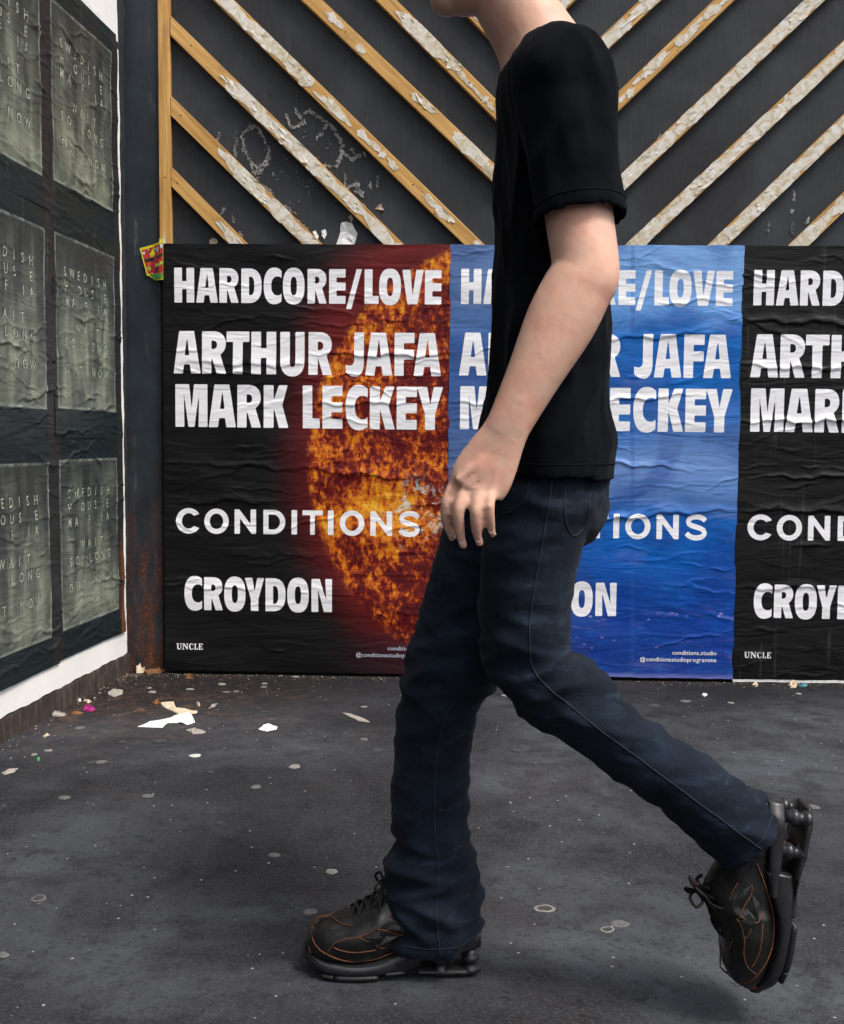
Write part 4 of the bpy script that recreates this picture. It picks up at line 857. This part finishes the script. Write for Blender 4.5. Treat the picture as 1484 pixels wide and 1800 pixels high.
tp.append(loft([at(985, 95, -2.34), SH-UPA*.06, SH+UPA*.1, SH+UPA*.35, SH+UPA*.58, SH+UPA*.735], [(.05, .045), (.063, .060), (.064, .061), (.060, .058), (.060, .057), (.063, .059)], hollow=.018)); tp.append(ball(SH, .063, 20))
tp.append(loft([at(985, 105, -2.13), SF*.9+EF*.1, SF*.6+EF*.4, SF*.3+EF*.7], [(.05, .045), (.062, .056), (.062, .058), (.064, .060)], hollow=.018))
obj('t_shirt', fused(tp, .0050, 3, teed), cot.m, person)
# jeans
den = M('dark_indigo_denim', .85, .08); _p = den.geo(); n1 = den.noise(_p, 14, 4, .6); n2 = den.noise(den.sc(_p, (1, 1, .15)), 700, 3, .6); 
b_ = den.ramp(n1, [(.3, (.0042, .0065, .011)), (.55, (.0075, .012, .020)), (.8, (.014, .023, .037))]); den.col(den.mix(den.mul(den.step(n2, .45, .7), .3), den.mix(den.mul(den.step(den.noise(den.sc(_p, (1, 1, 3.2)), 13, 5, .7, .6), .52, .70), .55), b_, (.026, .042, .066)), (.022, .034, .052))); den.bump(n2, .3, .0006)
den.b.inputs['Sheen Weight'].default_value = .03
zk = KF_z = at(*KF, YF)[2]
def jd(v):
    lo = max(0, min(1, (.42-v.z)/.3)); kn = math.exp(-((v.z-.50)/.10)**2); hp = math.exp(-((v.z-.74)/.08)**2)
    f1 = 1-abs(noise.noise((v.x*7+3, v.y*7, v.z*17+v.x*5)))*2.4; f2_ = 1-abs(noise.noise((v.x*11, v.y*10+5, v.z*26-v.x*9)))*2.4
    lo2 = max(0, min(1, (.22-v.z)/.12))
    f3 = 1-abs(noise.noise((v.x*16+v.z*8, v.y*12+9, v.z*44)))*2.6
    return (.003+.008*kn+.004*hp+.006*lo+.008*lo2)*max(f1, -.7)*.75+(.0015+.005*lo+.004*kn)*max(f2_, -.8)+(.0004+.0022*lo+.0022*kn+.001*hp)*max(f3, -.8)-.002
jp = [loft(P3([(966, 740), (962, 800), (945, 880), (930, 930)], YB), [(.080, .140), (.090, .150), (.102, .165), (.085, .13)])]
jp.append(loft(P3([(940, 815), (905, 900), (868, 990), (838, 1080), (800, 1165), (772, 1235), (757, 1330), (757, 1430), (762, 1480), (757, 1530), (760, 1580), (761, 1625), (762, 1646)], YF),
        [(.084, .075), (.094, .083), (.090, .083), (.084, .080), (.073, .074), (.062, .068), (.059, .064), (.060, .063), (.058, .060), (.071, .068), (.069, .066), (.066, .064), (.066, .062)], hollow=.022))
jp.append(loft(P3([(960, 830), (946, 900), (930, 1000), (920, 1090), (932, 1165), (990, 1220), (1060, 1275), (1150, 1340), (1240, 1408), (1300, 1452), (1322, 1470)], YN),
        [(.076, .070), (.074, .080), (.067, .076), (.062, .071), (.059, .066), (.055, .062), (.052, .060), (.050, .058), (.052, .058), (.056, .060), (.058, .062)], hollow=.022))
JE = obj('jeans', fused(jp, .0045, 3, jd), den.m, person)
# seam and hem stitching of the planted leg
def tube(pts, r, name, mat, parent, seg=8, k=5):
    v, f = loft(pts, [(r, r)]*len(pts), side=(.13, .99, .05), k=k, seg=seg); return obj(name, mesh(v, f, True), mat, parent)

from mathutils.bvhtree import BVHTree
_bj = BVHTree.FromPolygons([v.co.copy() for v in JE.data.vertices], [tuple(f.vertices) for f in JE.data.polygons])
_ts = [o for o in person.children if o.name.startswith('t_shirt')][0]
_bt = BVHTree.FromPolygons([v.co.copy() for v in _ts.data.vertices], [tuple(f.vertices) for f in _ts.data.polygons])
THR = m_plain('dark_thread', (.016, .021, .032), .7, .2, .2, 500); THB = m_plain('black_thread', (.003, .003, .004), .8, .1, .2, 500)
def stitch(bvh, pts, Y, r, name, mat, y0=-3.0, n=14):
    out = []
    P_, _ = smooth_path([at(x, y, Y) for x, y in pts], [(0, 0)]*len(pts), n)
    for p in P_:
        h = bvh.ray_cast(Vector((p[0], y0, p[2])), Vector((0, 1, 0)))
        if h[0] is not None and (not out or abs(h[0].y-out[-1][1]) < .03): out.append(np.array(h[0]+h[1]*r*.35))
    if len(out) > 3: v, f = loft(out, [(r, r)]*len(out), side=(.1, .99, .1), k=1, seg=6); obj(name, mesh(v, f, True), mat, person)
stitch(_bj, [(962, 842), (950, 920), (935, 1010), (925, 1090), (935, 1165), (995, 1222), (1065, 1278), (1150, 1341), (1240, 1408), (1318, 1465)], YN, .0011, 'side_seam', THR)
stitch(_bj, [(825, 1180), (785, 1240), (768, 1330), (766, 1430), (772, 1500), (768, 1560), (775, 1642)], YF, .0011, 'side_seam', THR)
stitch(_bj, [(925, 845), (918, 872), (898, 893), (880, 897)], YN, .0010, 'pocket_edge', THR)
stitch(_bj, [(985, 850), (983, 900), (1000, 935), (1022, 915), (1030, 860)], YN, .0010, 'pocket_edge', THR)
def ring(bvh, c, ax, off, r, name, mat, R0=.3, n=56):
    ax = np.array(ax)/np.linalg.norm(ax); s_ = np.cross(ax, (0, 1, 0)); s_ /= np.linalg.norm(s_); b_ = np.cross(ax, s_); c = np.array(c)-ax*off; out = []
    for i in range(n+1):
        t = 6.28318*i/n; d_ = s_*math.cos(t)+b_*math.sin(t); h = bvh.ray_cast(Vector(c+d_*R0), Vector(-d_))
        if h[0] is not None and h[3] < R0: out.append(np.array(h[0]+h[1]*r*.3))
    if len(out) > 8: v, f = loft(out, [(r, r)]*len(out), side=tuple(ax), k=1, seg=6); obj(name, mesh(v, f, True), mat, person)
ring(_bj, at(762, 1646, YF), (at(762, 1646, YF)-at(761, 1625, YF)), .014, .0009, 'hem_stitch', THR, .12)
ring(_bj, at(1322, 1470, YN), (at(1322, 1470, YN)-at(1300, 1452, YN)), .014, .0009, 'hem_stitch', THR, .12)
ring(_bt, SH+UPA*.735, UPA, .020, .0009, 'sleeve_stitch', THB, .11)
ring(_bt, at(958, 838, YB), (0, 0, -1), .022, .0010, 'hem_stitch', THB, .3)

# shoes, built lying along -X : x = 0 toe .. L heel, z up
lea = M('black_polished_leather', .28, .5); _o = lea.obj()
lea.col(lea.ramp(lea.noise(_o, 40, 4, .6), [(.35, (.0045, .0045, .0055)), (.7, (.010, .009, .009))])); lea.bump(lea.noise(_o, 45, 3, .6), .25, .002); lea.rgh(lea.ramp(lea.noise(_o, 60, 3), [(.3, .2), (.7, .42)]))
MAT_RUB = m_plain('black_rubber', (.011, .011, .012), .5, .4, .3, 90); MAT_SOLE = m_plain('dark_grey_midsole', (.015, .015, .017), .35, .5, .3, 60); MAT_ORG = m_plain('burnt_orange_edge', (.10, .036, .015), .6, .3, .4, 120); MAT_LACE = m_plain('black_lace', (.010, .010, .011), .8, .2, .3, 300)
def make_shoe():
    root = obj('shoe', None, parent=person); L = .272
    # half widths along the foot, heights of upper
    def hw(u): return np.interp(u, [-.02, 0, .02, .05, .12, .28, .42, .6, .8, .94, .98, 1, 1.02], [.006, .018, .027, .035, .045, .051, .049, .042, .038, .036, .031, .024, .012])
    _ug = np.linspace(-.02, 1.02, 105); _wg = np.convolve(np.pad(hw(_ug), 6, mode='edge'), np.ones(13)/13, 'valid'); hwS = lambda u: np.interp(u, _ug, _wg)
    us = np.linspace(.0, 1, 34); top = np.interp(us, [0, .03, .08, .18, .28, .38, .47, .55, .7, .9, 1], [.045, .066, .079, .085, .094, .110, .128, .122, .108, .106, .098])
    bot = np.interp(us, [0, .1, .3, .5, .65, 1], [.032, .024, .022, .030, .042, .048])
    vs, fs, seg = [], [], 24
    for u, t, b in zip(us, top, bot):
        w = hwS(u)*(.92 if u > .45 else 1)+.0015
        for s in range(seg):
            th = 6.28318*s/seg; c, si = math.cos(th), math.sin(th); yy = math.copysign(abs(c)**(.75 if si >= 0 else .45), c)*w; zz = (b+t)/2+(t-b)/2*math.copysign(abs(si)**.85, si)
            if si > 0: yy *= 1-.40*si**2*min(1, max(0, (u-.18)/.25))
            vs.append((u*L, yy, zz))
    n = len(us)
    for i in range(n-1):
        for s in range(seg): s2 = (s+1) % seg; fs.append((i*seg+s, (i+1)*seg+s, (i+1)*seg+s2, i*seg+s2))
    fs += [tuple(range(seg)), tuple(range((n-1)*seg, n*seg))[::-1]]
    obj('upper', fused([(vs, fs)], .0032, 2, lambda v: .0018*noise.noise((v.x*28, v.y*28, v.z*28))), lea.m, root)
    def slab(u0, u1, z0f, z1f, grow, name, mat, n=64, bev=.0035):
        uu = np.linspace(u0, u1, n); vs = []
        for u in uu:
            w = float(hwS(u))+grow; z0, z1 = z0f(u), z1f(u)
            for y, z in ((-w+bev, z0), (w-bev, z0), (w, z0+bev), (w*1.0, z1-bev), (w-bev, z1), (-w+bev, z1), (-w, z1-bev), (-w, z0+bev)): vs.append((u*L, y, z))
        fs = [(i*8+s, (i+1)*8+s, (i+1)*8+(s+1) % 8, i*8+(s+1) % 8) for i in range(n-1) for s in range(8)]+[tuple(range(8)), tuple(range((n-1)*8, n*8))[::-1]]
        me = mesh(vs, fs, False); bm = bmesh.new(); bm.from_mesh(me); bmesh.ops.recalc_face_normals(bm, faces=list(bm.faces)); bm.to_mesh(me); bm.free(); me.shade_smooth(); return obj(name, me, mat, root)
    I = lambda u, a, b: sum(np.interp(u+d_, a, b) for d_ in (-.04, -.02, 0, .02, .04))/5
    slab(-.012, .66, lambda u: I(u, [0, .06, .2, .4, .55, .66], [.026, .014, .009, .009, .012, .020]), lambda u: I(u, [0, .1, .3, .42, .55, .66], [.040, .028, .023, .026, .042, .056]), .0015, 'midsole', MAT_SOLE)
    slab(.54, 1.006, lambda u: I(u, [.54, .66, .8, 1], [.034, .036, .037, .042]), lambda u: I(u, [.54, .7, 1], [.044, .054, .066]), .003, 'heel_cradle', MAT_SOLE)
    slab(.46, 1.006, lambda u: I(u, [.46, .6, .7, .80, .84, .95, 1], [.006, .009, .006, .002, .004, .001, .003]), lambda u: I(u, [.46, .6, 1], [.016, .015, .011]), .002, 'heel_plate', MAT_RUB)
    for a, b in ((.10, .165), (.175, .42)): slab(a, b, lambda u: I(u, [.1, .2, .42], [.004, 0, .002]), lambda u: .0105, .002, 'tread_block', MAT_RUB, 10)
    for u in (.77, .945):
        for s in (-1, 1):
            cx, cy = u*L, s*(float(hw(u))-.011); vs, fs = [], []
            prof = [(0, .004), (.0125, .004), (.0135, .009), (.0125, .0125), (.0090, .0155), (.0088, .0205), (.0120, .0235), (.0128, .027), (.0115, .031), (.0088, .034), (.009, .040), (0, .040)]
            for r, z in prof:
                for k in range(18): vs.append((cx+r*math.cos(k*.349), cy+r*math.sin(k*.349), z))
            fs = [(i*18+k, i*18+(k+1) % 18, (i+1)*18+(k+1) % 18, (i+1)*18+k) for i in range(len(prof)-1) for k in range(18)]
            obj('cushion_column', mesh(vs, fs, True), MAT_SOLE, root)
    def surf(u, z, s=-1, out=.0005):      # point on the upper's flank
        t, b = float(I(u, us, top)), float(I(u, us, bot)); w = float(hwS(u))*(.92 if u > .45 else 1)+.0015; si = max(-1, min(1, (z-(b+t)/2)/((t-b)/2))); si = math.copysign(abs(si)**(1/.85), si)
        c = math.sqrt(max(0, 1-si*si)); y = abs(c)**(.75 if si >= 0 else .45)*w
        if si > 0: y *= 1-.40*si**2*min(1, max(0, (u-.18)/.25))
        return np.array([u*L, s*(y+out), z])
    def seam(pts, r=.0009, mat=MAT_ORG, name='seam'):
        for s in (-1, 1):
            q = [surf(u, z, s) for u, z in pts]; q2, _ = smooth_path(q, [(0, 0)]*len(q), 6); v, f = loft(q2, [(r, r)]*len(q2), side=(.1, .2, .97), k=1, seg=7); obj(name, mesh(v, f, True), mat, root)
    zz = lambda y: (1040-y)/4167.; uu = lambda x: (x-140)/1125.
    Sx = lambda L_: [(uu(x), zz(y)) for x, y in L_]
    seam(Sx([(215, 700), (185, 745), (195, 790), (240, 835), (300, 865), (370, 895), (440, 912), (530, 915), (610, 905), (680, 880), (760, 840), (850, 790), (920, 748)]), .0011)
    seam(Sx([(440, 912), (445, 940), (447, 955)]), .0011); seam(Sx([(168, 850), (180, 885), (182, 915)]), .001)
    seam(Sx([(330, 810), (380, 828), (460, 838), (560, 832), (650, 825)]), .001); seam(Sx([(215, 700), (290, 688), (370, 690), (440, 688)]), .0009)
    seam(Sx([(290, 850), (330, 790), (400, 755), (480, 742), (560, 712), (595, 680)]), .0009); seam(Sx([(495, 742), (550, 765), (600, 735), (620, 690)]), .0009)
    seam(Sx([(600, 690), (680, 715), (740, 742), (800, 738)]), .0009); seam(Sx([(600, 760), (600, 800), (650, 825), (660, 828)]), .0008); seam(Sx([(680, 630), (740, 640), (790, 660)]), .0009); seam(Sx([(1090, 800), (1100, 770)]), .001); seam(Sx([(1165, 790), (1185, 750)]), .0012)
    # overlays on the flank
    for a in ([(520, 745), (590, 700), (640, 745), (590, 790)], [(610, 800), (660, 745), (740, 750), (700, 800)], [(660, 700), (740, 735), (800, 735), (760, 690), (700, 665)]):
        for s in (-1, 1):
            q = [surf(u, z, s, .0015) for u, z in Sx(a)]; c = np.mean(q, 0)+np.array([0, s*.0018, 0]); q0 = [surf(u, z, s, -.003) for u, z in Sx(a)]
            m_ = len(q); obj('overlay', mesh(q+q0+[c], [(i, (i+1) % m_, 2*m_) for i in range(m_)]+[(i, (i+1) % m_, m_+(i+1) % m_, m_+i) for i in range(m_)]), lea.m, root)
    # tongue and laces
    v, f = loft([(.33*L, 0, .094), (.40*L, 0, .110), (.46*L, 0, .128), (.495*L, 0, .143)], [(.005, .024), (.005, .025), (.005, .025), (.004, .022)], side=(0, 1, 0)); obj('tongue', mesh(v, f, True), lea.m, root)
    for i, u in enumerate((.255, .305, .355, .405, .45)):
        zt = float(I(u, us, top)); 
        for s in (-1, 1):
            tube([np.array([u*L, s*.024, zt-.010]), np.array([(u+.012)*L, s*.014, zt+.003]), np.array([(u+.03)*L, 0, zt+.009]), np.array([(u+.045)*L, -s*.014, zt+.010]), np.array([(u+.055)*L, -s*.024, zt+.002])], .0024, 'lace', MAT_LACE, root)
    for s in (-1, 1):
        tube([np.array([.45*L, 0, .137]), np.array([.43*L, s*.016, .146]), np.array([.40*L, s*.026, .138]), np.array([.425*L, s*.018, .128]), np.array([.45*L, 0, .134])], .0022, 'lace', MAT_LACE, root)
        tube([np.array([.45*L, 0, .137]), np.array([.44*L, s*.018, .126]), np.array([.425*L, s*.031, .112]), np.array([.43*L, s*.036, .098])], .0020, 'lace', MAT_LACE, root)
    return root
shoe = make_shoe()
t0 = atg(536, 1716); t1 = atg(842, 1704)
shoe.location = (at(537, 1700, -2.205)[0], -2.205, GZ+.001); shoe.rotation_euler = (0, 0, math.radians(4))
k_ = (at(842, 1680, -2.19)[0]-at(537, 1680, -2.205)[0])/.272; shoe.scale = (k_, k_, k_)
sh2 = shoe.copy(); COL.objects.link(sh2); sh2.parent = person
for ch in list(shoe.children):
    c = ch.copy(); COL.objects.link(c); c.parent = sh2
# raised rear shoe: toe pointing down
toe, heel = at(1362, 1738, YN), at(1422, 1420, YN)
d = (heel-toe)/np.linalg.norm(heel-toe); yv = np.array([0, 1., 0]); zv = np.cross(d, yv)
if zv[0] > 0: zv = -zv; yv = -yv
sh2.matrix_world = Matrix(((d[0]*k_, yv[0]*k_, zv[0]*k_, toe[0]), (d[1]*k_, yv[1]*k_, zv[1]*k_, toe[1]), (d[2]*k_, yv[2]*k_, zv[2]*k_, toe[2]), (0, 0, 0, 1)))
# hair and eyes
hv = []
cap = ball(hc+np.array([.018, 0, .022]), (.104, .084, .112), 32)
hv = [tuple(p) for p in cap[0]]; keep = [f for f in cap[1] if not all((hv[i][0] < hc[0]-.045 and hv[i][2] < hc[2]+.07) or hv[i][2] < hc[2]-.055 for i in f)]
hm = mesh(hv, keep, True); ho = obj('hair', hm, m_plain('dark_brown_hair', (.035, .02, .012), .6, .4, .5, 300, .8, .004), person)
md = ho.modifiers.new('s', 'SOLIDIFY'); md.thickness = .006
for s in (-1, 1):
    v, f = ball(hc+np.array([-.0745, s*.031, .008]), .0115, 16); eo = obj('eye', mesh(v, f, True), m_plain('eye_white', (.6, .57, .55), .2, .5, .05), person)
    v, f = ball(hc+np.array([-.0835, s*.0325, .008]), (.0035, .0052, .0052), 14); obj('iris', mesh(v, f, True), m_plain('brown_iris', (.03, .018, .012), .15, .5, .2), eo)
